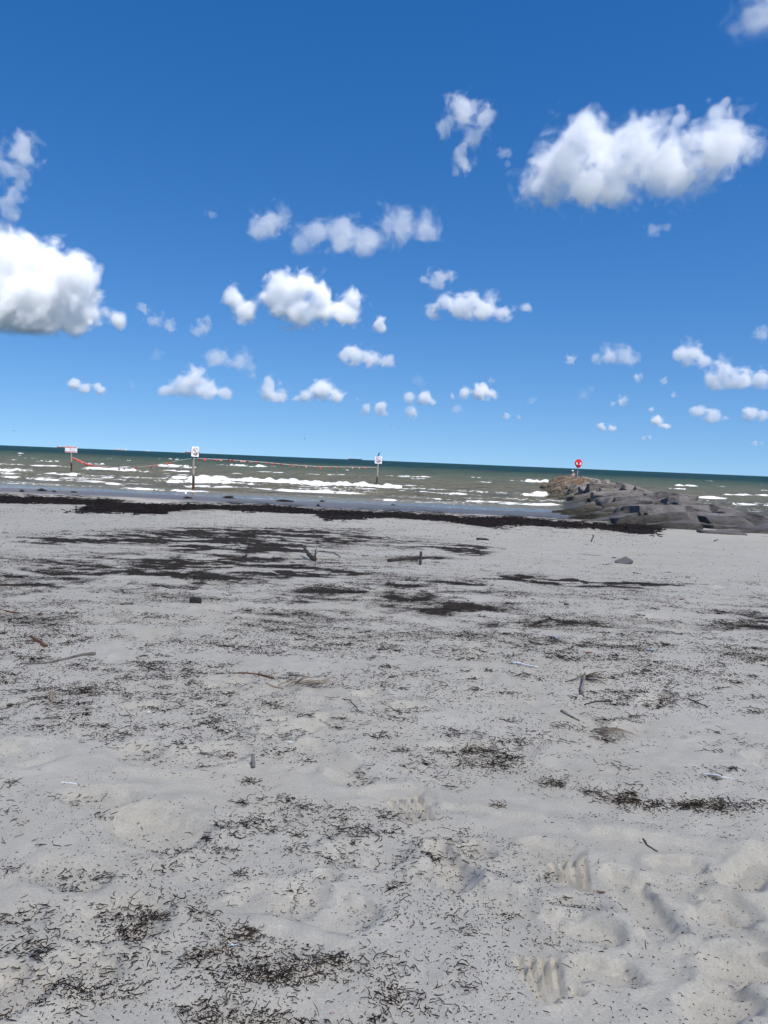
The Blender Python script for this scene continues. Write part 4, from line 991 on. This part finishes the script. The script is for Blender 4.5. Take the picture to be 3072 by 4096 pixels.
flyer(1013, 1780, 4, .8, .2, math.radians(70), M_BIRDG, 'faint grey bird flying low over the rope of pennants', .4)
flyer(1988, 1822, 3, .8, .2, math.radians(70), M_BIRDK, 'dark speck of a bird over the sea between sign and life ring', .4)

# ------------------------------------------------------------------ ships on the horizon
def ship(u, upx, label, hull, bow, tower=.12, hpx=9, tank=False, dist=11500.):
    hz = 1780 + u * .0407; r = ray(u, hz); p = CAM + r * (dist / r.y); L = upx * dist / FPX; k = dist / FPX
    root = empty('cargo_ship', (p.x, p.y, SEA_Z), 0, label=label, category='ship', group='ships on the horizon')
    hh = 3.4 * k; B = L * .15
    secs = np.linspace(-.5, .5, 15); V = []; F = []
    for s_ in secs:
        q = s_ * bow; wq = B / 2 * (1 - max(0, (q - .32) / .18) ** 2 * .95) * (1 - max(0, (-q - .44) / .06) * .25); sh = hh * (1 + .35 * max(0, (q - .36) / .14))
        V += [(s_ * L, -wq * .8, -2), (s_ * L, -wq, sh), (s_ * L, wq, sh), (s_ * L, wq * .8, -2)]
    for i in range(14):
        for j in range(4): F.append((i * 4 + j, i * 4 + (j + 1) % 4, i * 4 + 4 + (j + 1) % 4, i * 4 + 4 + j))
    F += [(0, 1, 2, 3), (59, 58, 57, 56)]
    link('hull', faces_mesh('hull', V, F, hull, False), root)
    x0 = -bow * L * .38
    bm = bmesh.new(); hh2 = hpx * k
    bx(bm, (L * tower, B * .9, hh2 * .55), (x0, 0, hh + hh2 * .275), L * .004); bx(bm, (L * tower * .75, B * 1.05, hh2 * .22), (x0, 0, hh + hh2 * .66), L * .003); bmobj('superstructure', bm, M_SHIPW, root)
    bm = bmesh.new(); bx(bm, (L * .035, B * .3, hh2 * .4), (x0 - bow * L * .075, 0, hh + hh2 * .5), L * .004); bmobj('funnel', bm, M_SHIPW if not tank else hull, root)
    bm = bmesh.new(); bx(bm, (L * .008, L * .008, hh2 * .45), (x0, 0, hh + hh2 * .95)); bmobj('mast', bm, M_SHIPW, root)
    for f in ((.1, .2, .32) if not tank else (-.05, .12, .3)):
        bm = bmesh.new(); bx(bm, (L * .012, L * .012, hh2 * .5), (bow * L * f, 0, hh + hh2 * .25)); bx(bm, (L * .09, L * .01, L * .01), (bow * L * (f + .03), 0, hh + hh2 * .42), 0, None); bmobj('crane', bm, hull if tank else M_SHIPW, root)
    return root
ship(262, 66, 'long orange-red tanker with white bridge behind the arrow sign', M_HULLR, 1, .13, 7, True)
ship(485, 44, 'pale distant ship hull down between the arrow sign and turned sign', M_SHIPW, 1, .25, 6, False, 16000.)
ship(770, 60, 'orange-red ship with white bridge behind the turned square sign', M_HULLR, 1, .15, 8, True)
ship(1420, 53, 'dark cargo ship with cranes and white bridge near the bird sign', M_HULLB, 1, .10, 7)
ship(590, 14, 'small white vessel far off on the horizon between the signs', M_SHIPW, 1, .3, 3, False, 18000.)
print('things', time.time() - T0)
# ------------------------------------------------------------------ driftwood, stones and litter on the sand
def gp(u, v):
    p = px_ground(np.array(float(u)), np.array(float(v))); p[2] = float(sand_z(p[0], p[1])); return p
def stick(name, pts, rad, mat, label, cat='driftwood', lift=.6, flat=1., seed=0, branches=(), rise=None, group='driftwood on the sand'):
    """crooked stick through photo points lying on the sand; rad in mm at both ends"""
    rng = np.random.default_rng(seed + 900); G = np.array([gp(*p) for p in pts]); o = G[0].copy()
    def one(G, rads):
        t = np.linspace(0, 1, len(G)); f = np.linspace(0, 1, 16); Q = np.stack([np.interp(f, t, G[:, k]) for k in range(3)], -1)
        L = np.linalg.norm(G[-1] - G[0]); Q[:, :2] += np.stack([perlin2(f * 4 + seed, f * 0 + k, 70 + k) for k in range(2)], -1) * L * .03
        r = np.interp(f, [0, 1], rads) / 1000 * (1 + .25 * perlin2(f * 7 + seed, f * 0, 73)); Q[:, 2] += r * lift
        if rise is not None: Q[:, 2] += np.interp(f, np.linspace(0, 1, len(rise)), rise)
        V, F = tube_np(Q - o, r, 9); V = np.array(V)
        V += .15 * np.mean(rads) / 1000 * np.stack([perlin3(V * 900 / np.mean(rads) + k, 75 + k) for k in range(3)], -1)
        if flat != 1:
            c = np.repeat(np.concatenate([Q - o]), 9, 0); V[:len(c), 2] = c[:, 2] + (V[:len(c), 2] - c[:, 2]) * flat
        return V, F
    parts = [one(G, rad)]
    for bp, br in branches: parts.append(one(np.array([gp(*p) for p in bp]), br))
    V, F = merge(parts); ob = link(name, faces_mesh(name, V, F, mat), None, label=label, category=cat, group=group); ob.location = o
    return ob
stick('driftwood_branch', [(872, 2240), (910, 2236), (950, 2236), (985, 2224)], (10, 16), M_WOODD, 'forked dark branch lying at the edge of the black weed mat', seed=1, branches=[([(940, 2236), (962, 2240), (985, 2243)], (13, 8)), ([(912, 2236), (935, 2226)], (8, 4))])
stick('driftwood_stump', [(1256, 2243), (1236, 2236), (1214, 2222)], (34, 12), M_WOODD, 'pointed grey driftwood stump tilted up out of the weed', seed=2, rise=(.0, .04, .11), branches=[([(1256, 2243), (1264, 2226)], (18, 8))])
stick('driftwood_log', [(1556, 2243), (1600, 2236), (1640, 2236), (1672, 2238)], (26, 14), M_WOODD, 'black log half sunk in weed beside an upright peg', seed=3)
stick('wooden_peg', [(1681, 2258), (1681.5, 2256), (1682, 2254)], (16, 15), M_WOODD, 'dark wooden peg standing upright in the sand by the black log', 'peg', seed=4, rise=(0, .07, .14))
stick('driftwood_stick', [(1908, 2161), (1930, 2161), (1952, 2164)], (24, 20), M_WOODD, 'short dark stick alone on the clean sand near the tide line', seed=5)
stick('driftwood_stick', [(122, 2540), (150, 2556), (186, 2574)], (7, 10), M_WOODR, 'reddish broken stick with a splinter among weed scraps', seed=6, branches=[([(100, 2553), (140, 2552)], (3, 5))])
stick('driftwood_stick', [(112, 2644), (200, 2636), (290, 2620), (340, 2612), (380, 2609)], (4, 11), M_WOODG, 'long brown root stick thickening to a blunt knob', seed=7)
stick('driftwood_stick', [(930, 2699), (990, 2697), (1040, 2703), (1094, 2718)], (4, 6), M_WOODR, 'thin curved dark red twig lying on pale sand', seed=8)
stick('bark_strip', [(1160, 2711), (1200, 2717), (1240, 2724)], (9, 4), M_WOODG, 'flat grey bark strip beside the dark red twig', 'bark', seed=9, flat=.5)
stick('bark_strip', [(1062, 2746), (1098, 2752), (1134, 2754)], (7, 7), M_WOODT, 'tan bark strip just landward of the grey one', 'bark', seed=10, flat=.5)
stick('driftwood_stick', [(1528, 2822), (1570, 2842), (1608, 2860)], (5, 3), M_WOODT, 'straight tan splinter of wood lying askew on open sand', seed=11)
stick('wooden_peg', [(203, 2803), (204, 2797), (206, 2790)], (7, 7), M_WOODT, 'pale wooden peg sticking up amid thin weed', 'peg', seed=12, rise=(0, .012, .028))
stick('root_twig', [(1370, 2800), (1395, 2805), (1420, 2826), (1434, 2850)], (2, 2), M_WOODD, 'thin curved black root twig with split end', 'twig', seed=13, branches=[([(1420, 2826), (1402, 2850)], (2, 1))])
stick('bark_strip', [(2246, 2852), (2280, 2868), (2318, 2880)], (10, 4), M_WOODG, 'curled grey bark piece poking from the sand', 'bark', seed=14, flat=.6)
stick('driftwood_stick', [(2338, 2822), (2380, 2808), (2450, 2804)], (3, 4), M_WOODD, 'thin dark branch reaching over a sand hollow', seed=15)
stick('driftwood_stick', [(2752, 2786), (2790, 2806), (2830, 2822)], (3, 3), M_WOODD, 'slender grey-brown twig lying flat near scattered weed', seed=16)
stick('root_twig', [(2573, 3347), (2595, 3370), (2631, 3391)], (2.4, 2.0), M_WOODD, 'smooth curved black twig near the hand prints', 'twig', seed=17)
stick('root_twig', [(1200, 2296), (1250, 2288), (1320, 2276), (1372, 2264)], (5, 4), M_WOODG, 'long thin pale vine trailing over rippled sand', 'twig', seed=18)
stick('driftwood_stick', [(2910, 3190), (2925, 3212), (2950, 3240)], (3, 2.5), M_WOODG, 'short bent twig at the end of a dark weed patch', seed=19)
stick('driftwood_stick', [(2858, 2165), (2864, 2160), (2870, 2156)], (20, 12), M_WOODG, 'small stub of driftwood on clean sand before the rocks', seed=20)
stick('driftwood_stick', [(2365, 2168), (2370, 2162), (2374, 2158)], (12, 10), M_WOODD, 'little dark stick poking up from clean sand', seed=21, rise=(0, .05, .10))
stick('driftwood_stick', [(2310, 2213), (2350, 2216), (2402, 2223)], (5, 4), M_WOODG, 'thin straight twig lying on the smooth sand', seed=22)
stick('driftwood_stick', [(0, 2440), (40, 2447), (80, 2452)], (6, 5), M_WOODR, 'reddish stick lying along a dark weed streak', seed=23)
stick('driftwood_stick', [(1335, 2210), (1362, 2226)], (12, 9), M_WOODG, 'short grey stick on the black weed mat', seed=24)
stick('wooden_peg', [(1013, 3060), (1014, 3055), (1010, 3047)], (7, 6), M_WOODG, 'stubby brown peg standing in clean sand', 'peg', seed=25, rise=(0, .012, .024))
stick('driftwood_stick', [(2610, 2095), (2630, 2084)], (22, 16), M_WOODT, 'pale driftwood stick leaning against the near rocks', seed=26, rise=(.05, .25))
stick('root_twig', [(512, 3597), (530, 3570), (560, 3545)], (1.3, 1.0), M_WOODD, 'hair-thin black twig among curled weed scraps', 'twig', seed=27)

def reeds(name, u, v, n, L, spread, ang, mat, label, seed, up=.1):
    rng = np.random.default_rng(seed); c = gp(u, v); root = empty(name, c, 0, label=label, category='reeds')
    for k in range(n):
        a_ = ang + rng.normal(0, .3); l = L * rng.uniform(.6, 1.1); s = np.array((rng.normal(0, spread), rng.normal(0, spread * .5), .004 + rng.uniform(0, .012)))
        e = s + np.array((math.cos(a_) * l, math.sin(a_) * l, rng.uniform(0, up) * l)); m_ = (s + e) / 2 + np.array((0, 0, .1 * l * rng.random()))
        for q in (s, m_, e): q[2] += float(sand_z(c[0] + q[0], c[1] + q[1])) - c[2]
        V, F = tube_np([s, m_, e], np.array((1, .9, .5)) * rng.uniform(.0016, .003), 6); link('reed', faces_mesh('reed', V, F, mat), root)
reeds('reed_bundle', 2395, 2915, 16, .12, .03, -.55, M_WOODT, 'bundle of broken tan reed stalks lying slantwise', 1)
reeds('reed_bundle', 2345, 2715, 14, .10, .02, -1.0, M_WOODT, 'upright tuft of tan reed stalks at an old root', 2, .9)
reeds('reed_bundle', 1215, 2750, 20, .11, .05, 0.1, M_WOODT, 'nest of dry reed bits tangled in dark weed', 3, .5)
stick('root_stump', [(2322, 2778), (2328, 2750), (2338, 2712)], (9, 6), M_WOODG, 'gnarled root lying below the tuft of tan reeds', 'root', seed=28, rise=(0, .008, .02), branches=[([(2260, 2727), (2300, 2722), (2338, 2715)], (3, 4)), ([(2338, 2715), (2390, 2733)], (4, 2))])

def stone(name, u, v, wpx, dims, mat, label, cat, rz=0, tilt=(0, 0), seed=0):
    c = gp(u, v); W = wpx * np.hypot(c[0], c[1]) / FPX; me = block_mesh(seed + 1200, 7); me.materials[0] = mat; me.name = name
    o = link(name, me, None, label=label, category=cat); o.location = (c[0], c[1], c[2] + W * dims[2] * .25); o.scale = (W * dims[0], W * dims[1], W * dims[2]); o.rotation_euler = (tilt[0], tilt[1], rz)
stone('flat_stone', 2494, 2252, 62, (1, .62, .25), M_STONE, 'flat grey-brown stone tilted out of the clean sand', 'stone', .55, (.35, -.25), 3)
stone('dark_clod', 782, 2419, 44, (1, .7, .6), M_IRON, 'dark crusted clod sitting alone on pale sand', 'clod', .2, (0, 0), 5)
stone('pebble', 2265, 2440 - 12, 18, (1, .7, .5), M_STONE, 'small round pebble between weed streaks', 'pebble', 0, (0, 0), 8)
stone('pebble', 1738, 3585, 10, (1, .8, .6), M_STONE, 'small dark pebble near a scarp in the sand', 'pebble', 0, (0, 0), 9)
stone('shell', 2575, 3700, 12, (1, .7, .5), M_WOODT, 'tiny tan shell inside a smooth shoe print', 'shell', 0, (0, 0), 10)

def leaf(u, v, wpx, ang, mat, label, seed, ar=.4, cat='leaf', name='dry_leaf', curl=.25):
    c = gp(u, v); L = wpx * np.hypot(c[0], c[1]) / FPX; V = []; n, m = 9, 5
    for i in range(n):
        k = i / (n - 1); wd = math.sin(math.pi * min(max(k, .03), .97)) ** .7 * ar * L / 2
        for j in range(m):
            b = (j / (m - 1) - .5) * 2; x = (k - .5) * L; y = b * wd
            V.append((x * math.cos(ang) - y * math.sin(ang), x * math.sin(ang) + y * math.cos(ang), curl * L * (b * b * .3 + (k - .5) ** 2) + .003 + .02 * L * math.sin(9 * k + seed)))
    F = [(i * m + j, (i + 1) * m + j, (i + 1) * m + j + 1, i * m + j + 1) for i in range(n - 1) for j in range(m - 1)]
    V = np.array(V); V[:, 2] += sand_z(c[0] + V[:, 0], c[1] + V[:, 1]) - c[2]
    o = link(name, faces_mesh(name, V, F, mat), None, label=label, category=cat); o.location = c; md = o.modifiers.new('thickness', 'SOLIDIFY'); md.thickness = L * .03
leaf(2402, 3578, 36, -.5, M_LEAF, 'small brown leaf lying beside a hand print', 1)
leaf(2727, 2408, 24, .2, M_LEAF, 'orange-brown leaf alone on clean sand', 2)
leaf(2355, 2617, 30, .3, M_LEAF, 'rust-coloured leaf among dark weed streaks', 3)
leaf(2226, 2561, 24, 1.3, M_BLUEP, 'crumpled pale blue plastic scrap on dark weed', 4, .5, 'litter', 'plastic_scrap', .6)
leaf(2600, 2603, 30, .1, M_BLUEP, 'clear pale plastic scrap half buried in clean sand', 5, .6, 'litter', 'plastic_scrap', .2)
leaf(2453, 2551, 16, -.4, M_WHITE, 'bright white plastic scrap at the tip of a weed streak', 6, .5, 'litter', 'plastic_scrap', .4)
leaf(595, 2851, 9, .6, M_WHITE, 'tiny white shell chip on bare sand above a hollow', 7, .8, 'shell', 'shell_chip')
leaf(1160, 2977, 26, .1, M_WHITE, 'thin white plastic sliver on sand', 8, .2, 'litter', 'plastic_scrap')
leaf(3064, 2486, 16, .1, M_WHITE, 'white foam crumb atop the weedy mound', 9, .7, 'litter', 'foam_crumb')
leaf(2888, 2546, 10, .1, M_WHITE, 'little white crumb on the weedy slope', 10, .7, 'litter', 'foam_crumb')
leaf(935, 3775, 24, .3, M_BLUEP, 'clear plastic flake inside the ring of weed', 11, .7, 'litter', 'plastic_scrap', .1)
leaf(1334, 4054, 12, .2, M_PENN, 'tiny red plastic thread at the edge of dark weed', 12, .2, 'litter', 'plastic_thread')
def fork():
    a_, b_ = gp(2152, 2681), gp(2047, 2657); d = (b_ - a_)[:2]; L = np.linalg.norm(d) * 1.02; root = empty('plastic_fork', a_, math.atan2(d[1], d[0]), label='white plastic fork lying on the sand', category='fork')
    def up(P): 
        P = np.array(P, float); c, s = math.cos(root.rotation_euler.z), math.sin(root.rotation_euler.z)
        P[:, 2] += sand_z(a_[0] + P[:, 0] * c - P[:, 1] * s, a_[1] + P[:, 0] * s + P[:, 1] * c) - a_[2]; return P
    V, F = tube_np(up([(0, 0, .006), (.2 * L, 0, .007), (.45 * L, 0, .008), (.6 * L, 0, .012), (.7 * L, 0, .010)]), np.array((5, 5, 3.6, 3.2, 5)) / 1000, 8); link('handle', faces_mesh('handle', V, F, M_WHITE), root)
    V, F = tube_np(up([(.68 * L, -.004, .010), (.70 * L, 0, .008), (.78 * L, 0, .006)]), np.array((4, 9, 11)) / 1000, 10); V = np.array(V); link('head', faces_mesh('head', V, F, M_WHITE), root).scale.z = .9
    for y in (-.008, -.0027, .0027, .008):
        V, F = tube_np(up([(.76 * L, y, .007), (.9 * L, y, .006), (L, y, .013)]), np.array((2.4, 2.2, 1.2)) / 1000, 6); link('tine', faces_mesh('tine', V, F, M_WHITE), root)
fork()
stick('drinking_straw', [(2818, 3096), (2870, 3108), (2936, 3125)], (2.2, 2.2), M_WHITE, 'white plastic straw lying on smooth sand', 'straw', seed=40, group='straws')
stick('drinking_straw', [(246, 3124), (270, 3127), (304, 3135)], (2.2, 2.2), M_WHITE, 'white plastic straw half buried in the blown sand', 'straw', seed=41, lift=-.1, group='straws')
print('litter', time.time() - T0)

# ------------------------------------------------------------------ clouds: real bodies of scattering vapour, bases at about 700 m
def vapour(name, dens, g=.1):
    m = bpy.data.materials.new(name); m.use_nodes = True; n = m.node_tree; n.nodes.clear()
    o = n.nodes.new('ShaderNodeOutputMaterial'); s = n.nodes.new('ShaderNodeVolumeScatter')
    s.inputs['Color'].default_value = (1, 1, 1, 1); s.inputs['Density'].default_value = dens; s.inputs['Anisotropy'].default_value = g
    n.links.new(s.outputs[0], o.inputs['Volume']); return m
def iso_mesh(name, f, level, vs, lo, rt, fw, mat):
    g = openvdb.FloatGrid(1.0); g.copyFromArray(np.clip(level - f, -1, 1).astype(np.float32))
    pts, tris, quads = g.convertToPolygons(isovalue=0.0, adaptivity=0.0)
    if len(quads) < 20: return None
    pts = np.array(pts) * vs + lo
    V = np.outer(pts[:, 0], rt) + np.outer(pts[:, 1], fw) + np.outer(pts[:, 2], (0, 0, 1))
    return mesh_np(name, V, np.array(quads), [mat])
def cloud_body(C, B, rt, fw, dens, amp, seed, vox, label, group=None, shells=((-.10, .12), (.05, .34), (.25, .95)), flat=True, g=.1):
    dens = dens if g > .5 else dens * (.42 if dens > 4 else .30 if dens > 2.1 else .21 if dens > 1 else .16); B = np.array(B); mx = B[:, 3].max() * .5; rm = float(np.median(B[:, 3]))
    lo = (B[:, :3] - B[:, 3:4]).min(0) - mx; hi = (B[:, :3] + B[:, 3:4]).max(0) + mx
    if flat: lo[2] = max(lo[2], -rm * .9)
    vox = vox * .34; ext = hi - lo; vs = (ext.prod() / vox) ** (1 / 3); n = np.ceil(ext / vs).astype(int)
    X = np.stack(np.meshgrid(*[lo[k] + np.arange(n[k]) * vs for k in range(3)], indexing='ij'), -1).astype(np.float32)
    ss = np.zeros(n, np.float32)
    for (x, y, z, r) in B:
        q = np.sqrt((X[..., 0] - x) ** 2 + (X[..., 1] - y) ** 2 + (X[..., 2] - z) ** 2) / r
        ss += np.exp(6 * np.clip(1 - q, -2, 1))
    f = np.log(ss) / 6
    fr = 1 / (rm * 1.15); a_ = 1.; crisp = g < .5
    act = np.nonzero(f > -.75); Xa = X[act]; na = np.zeros(len(Xa), np.float32); nz = np.zeros(n, np.float32)
    Xw = Xa + np.stack([perlin3(Xa * fr * .9 + 17.3 * k, seed + 50 + k) for k in range(3)], -1) * rm * .8
    for o_ in range(6):
        if o_ > 1 and 1 / fr < 2.6 * vs: break
        q = perlin3(Xw * fr + o_ * 9.1, seed + o_); na += a_ * ((np.abs(q) * 2.2 - .5) * (-1 if crisp and o_ in (1, 2) else 1) if o_ > 0 else q * 1.3); a_ *= (.70 if vox > 40000 else .66); fr *= 2.15
    nz[act] = na
    f = f - (1.75 if dens > .62 else 1.9) * amp * nz
    if flat: f = np.minimum(f, (X[..., 2] + rm * .10) / (rm * .55) + .22 * nz)
    f[0] = f[-1] = -1; f[:, 0] = f[:, -1] = -1; f[:, :, 0] = f[:, :, -1] = -1
    root = None
    for k, (lv, dm) in enumerate(shells):
        me = iso_mesh('cloud' if k == 0 else 'cloud_core', f, lv, vs, lo, rt, fw, vapour('vapour', dens / rm * dm, g))
        if me is None: break
        if root is None:
            root = link('cloud', me, None, label=label, category='cloud'); root.location = C
            if group: root['group'] = group
        else: link('cloud_core', me, root)
    return root
def cloud(lumps, vbase, dens, amp, seed, label, vox=60000, group=None, base=700.):
    K = 1.8517; lumps = [(a_ * K, b * K, r * K * (1.06 if dens > 2.1 else 1.02)) for a_, b, r in lumps]; vb = vbase * K
    uc = float(np.mean([l[0] for l in lumps])); d = ray(uc, vb); t = (base - CAM.z) / d.z; C = CAM + d * t; px = t / FPX
    fw = Vector((d.x, d.y, 0)).normalized(); rt = Vector((fw.y, -fw.x, 0)); rg = np.random.default_rng(seed); B = []
    for (u, v, r) in lumps:
        dd = ray(u, v); p = CAM + dd * ((C - CAM).dot(fw) / dd.dot(fw)) - C
        B.append((p.dot(rt), rg.uniform(-.6, .6) * r * px, p.z, r * px))
    return cloud_body(C, B, np.array(rt), np.array(fw), dens, amp, seed, vox, label, group)
GC = 'fair-weather clouds over the sea'
BIG = [
 ([(1150, 400, 45), (1200, 350, 58), (1260, 312, 55), (1330, 305, 42), (1280, 385, 65), (1380, 340, 65), (1450, 350, 65), (1462, 262, 24), (1468, 235, 12), (1545, 330, 60), (1592, 300, 42), (1548, 245, 18), (1568, 222, 11), (1530, 215, 9), (1330, 412, 42), (1480, 380, 45), (1205, 425, 30)], 462, 2.7, .5, 1, 'broad bright white cloud with ragged towers, largest in the sky', 800000),
 ([(40, 545, 42), (0, 560, 60), (90, 580, 46), (150, 580, 42), (30, 640, 80), (110, 640, 75), (172, 622, 38), (200, 680, 32), (250, 693, 22), (60, 690, 36), (130, 695, 30), (-80, 630, 80)], 718, 6.5, .45, 2, 'tall heaped white cloud with a flat grey base', 700000),
 ([(1000, 245, 34), (1050, 262, 26), (955, 272, 20), (1020, 290, 22), (1000, 325, 18), (1002, 350, 22), (985, 372, 12)], 392, 2.0, .5, 3, 'ragged upright cloud scrap beside the broad white cloud', 160000),
 ([(510, 640, 26), (530, 670, 26), (600, 632, 32), (640, 628, 38), (690, 660, 40), (760, 662, 30), (630, 675, 34), (745, 688, 25), (820, 703, 16)], 714, 4.2, .5, 5, 'white humped cloud with two tops over the middle of the sea', 200000),
 ([(580, 482, 36), (613, 460, 18), (560, 495, 24)], 522, 1.6, .5, 6, 'small soft round cloud at the end of a long thin one', 80000),
 ([(680, 502, 32), (740, 503, 36), (790, 515, 38), (860, 490, 40), (920, 497, 32), (650, 530, 22), (730, 534, 24)], 552, 1.9, .5, 7, 'long soft thin cloud stretched across the sky', 160000),
 ([(945, 606, 22), (970, 595, 15), (915, 607, 12)], 626, 1.4, .5, 8, 'faint cloud tuft above a wing-shaped cloud', 60000),
 ([(930, 676, 18), (965, 657, 22), (1005, 658, 30), (1045, 660, 28), (1090, 675, 20), (1138, 664, 12)], 692, 2.6, .5, 9, 'wing-shaped white cloud with an upturned tip', 120000),
 ([(45, 310, 34), (65, 350, 23), (40, 372, 26), (44, 402, 15), (20, 450, 26), (35, 432, 20), (8, 490, 20), (-20, 350, 30)], 512, 1.5, .55, 10, 'wispy upright cloud above the tall heaped one', 160000),
 ([(1632, 52, 50), (1665, 15, 60)], 92, 1.3, .6, 11, 'pale soft cloud highest in the sky', 80000),
 ([(310, 668, 13), (335, 690, 17), (365, 705, 15)], 722, 1.2, .65, 12, 'slanting thin cloud wisp beside the tall heaped cloud', 60000),
 ([(1490, 765, 28), (1475, 760, 16), (1520, 777, 16), (1560, 802, 25), (1600, 815, 24), (1540, 822, 22), (1640, 820, 20), (1580, 828, 18)], 842, 2.6, .5, 13, 'stepped white cloud low over the sea beyond the jetty', 120000),
 ([(420, 820, 28), (390, 840, 24), (360, 845, 16), (450, 845, 25), (482, 850, 16)], 860, 3.0, .5, 14, 'compact white cloud low above the pennant rope', 80000),
 ([(470, 775, 26), (520, 780, 26), (540, 800, 18)], 815, 1.9, .5, 15, 'pale cloud piled just above a compact white one', 60000),
 ([(760, 765, 23), (800, 778, 20), (835, 782, 15), (745, 775, 12)], 797, 2.8, .5, 16, 'small crisp white cloud alone below the humped cloud', 60000),
]
for L_, vb, dn, am, sd_, lb, vx in BIG: cloud(L_, vb, dn, am, sd_, lb, vx)
SMALL = [([(435, 712, 20), (450, 692, 11)], 736, 1.0), ([(585, 838, 22), (600, 855, 20), (570, 857, 13)], 869, 2.6), ([(695, 843, 25), (660, 855, 16), (730, 855, 16), (640, 860, 10), (772, 862, 8)], 869, 2.8), ([(790, 884, 13), (825, 885, 15)], 898, 2.5),
 ([(885, 860, 14), (915, 860, 17), (935, 868, 8)], 875, 2.5), ([(889, 892, 13)], 907, 2.3), ([(1040, 848, 20), (1005, 850, 14), (1070, 855, 10), (977, 858, 7)], 865, 2.8), ([(988, 883, 11)], 895, .9), ([(160, 832, 14), (185, 840, 13), (215, 840, 13)], 853, 2.8),
 ([(1320, 766, 22), (1350, 770, 23), (1290, 772, 15), (1370, 780, 12)], 796, 1.8), ([(1232, 776, 13)], 787, 1.4), ([(1378, 816, 11)], 828, 1.4), ([(1432, 822, 9)], 832, 1.2), ([(1345, 866, 12), (1325, 872, 7)], 879, 1.6), ([(1420, 908, 12), (1408, 884, 7), (1440, 920, 9)], 928, 2.4),
 ([(1510, 890, 16), (1540, 900, 16), (1568, 902, 9)], 914, 2.2), ([(1620, 895, 16), (1645, 900, 13)], 912, 2.4), ([(1300, 922, 9), (1322, 925, 8)], 931, 2.2), ([(1392, 946, 6), (1404, 945, 5)], 952, 1.5), ([(1646, 720, 18)], 742, 1.2), ([(1412, 496, 16), (1442, 490, 11)], 512, .7), ([(1095, 900, 8), (1120, 901, 5)], 906, 1.6), ([(455, 466, 12)], 482, .6), ([(1455, 852, 7)], 861, 1.0), ([(1630, 958, 7), (1645, 958, 5)], 963, 1.2), ([(1088, 330, 16), (1095, 355, 10)], 372, .7), ([(905, 825, 16)], 838, .45), ([(1260, 855, 14), (1280, 840, 9)], 872, .45), ([(340, 768, 14)], 782, .4), ([(285, 832, 9)], 840, .5), ([(1150, 865, 10)], 874, .5), ([(1060, 822, 8)], 828, .7)]
LABS = '''just beside the left shoulder of the humped cloud|tufted and upright, right of the compact white cloud|long and flat-based, trailing thin tails below the crisp lone cloud|flat and paired, low down under the long flat-based one|neat and rounded near the left of a row of three|single small puff hanging under the neat rounded one|bright and hump-backed in the row right of the neat one|faint grey patch under the hump-backed one|flat and low, alone above the arrow sign|soft and oval, with a thin left tail, above the life ring|little round companion of the soft oval one|little slanting scrap under the soft oval one|little round scrap between the oval one and the stepped cloud|pale ragged scrap above the jetty|stacked like a small tower left of the twin flat ones|flat-bottomed twin, leading, low beyond the jetty|flat-bottomed twin, trailing, low beyond the jetty|thin bright bar low over the life ring|thin torn bar near the horizon beyond the jetty|pale scrap above the stepped cloud|very faint wisp beneath the broad bright cloud|thin bar low over the sea left of the life ring|barely visible wisp left of the soft round cloud|tiny puff between the stacked tower and the ragged scrap|thinnest bar close to the horizon|torn wisp between the ragged scrap and the broad cloud|dull bluish patch above the neat rounded one|dull bluish patch above the thin bright bar|dull bluish patch over the pale piled cloud|dull bluish sliver between the lone low one and the compact cloud|dull bluish sliver right of the hump-backed one|tiny dull puff above the hump-backed one'''.split('|')
for k, (L_, vb, dn) in enumerate(SMALL):
    cloud(L_, vb, dn * 1.15, .45, 60 + 7 * k, 'small cloud, ' + LABS[k], 30000, GC)
# the cloud whose shadow lies on the beach: behind the camera, between the sun and the sand
off = SUN * (700 / SUN.z); shc = Vector((off.x - 20, off.y - 196, 700))
rgs = np.random.default_rng(4); Bs = [(x + rgs.normal(0, 12), y + rgs.normal(0, 12), 45, 78) for x in np.arange(-190, 191, 52) for y in np.arange(-130, 131, 52)]
cloud_body(shc, Bs, np.array((1., 0, 0)), np.array((0., 1, 0)), SHADE, .30, 91, 160000, 'wide overhead cloud whose shadow covers the beach', shells=((0., 1.0),), g=.82)
print('clouds', time.time() - T0)
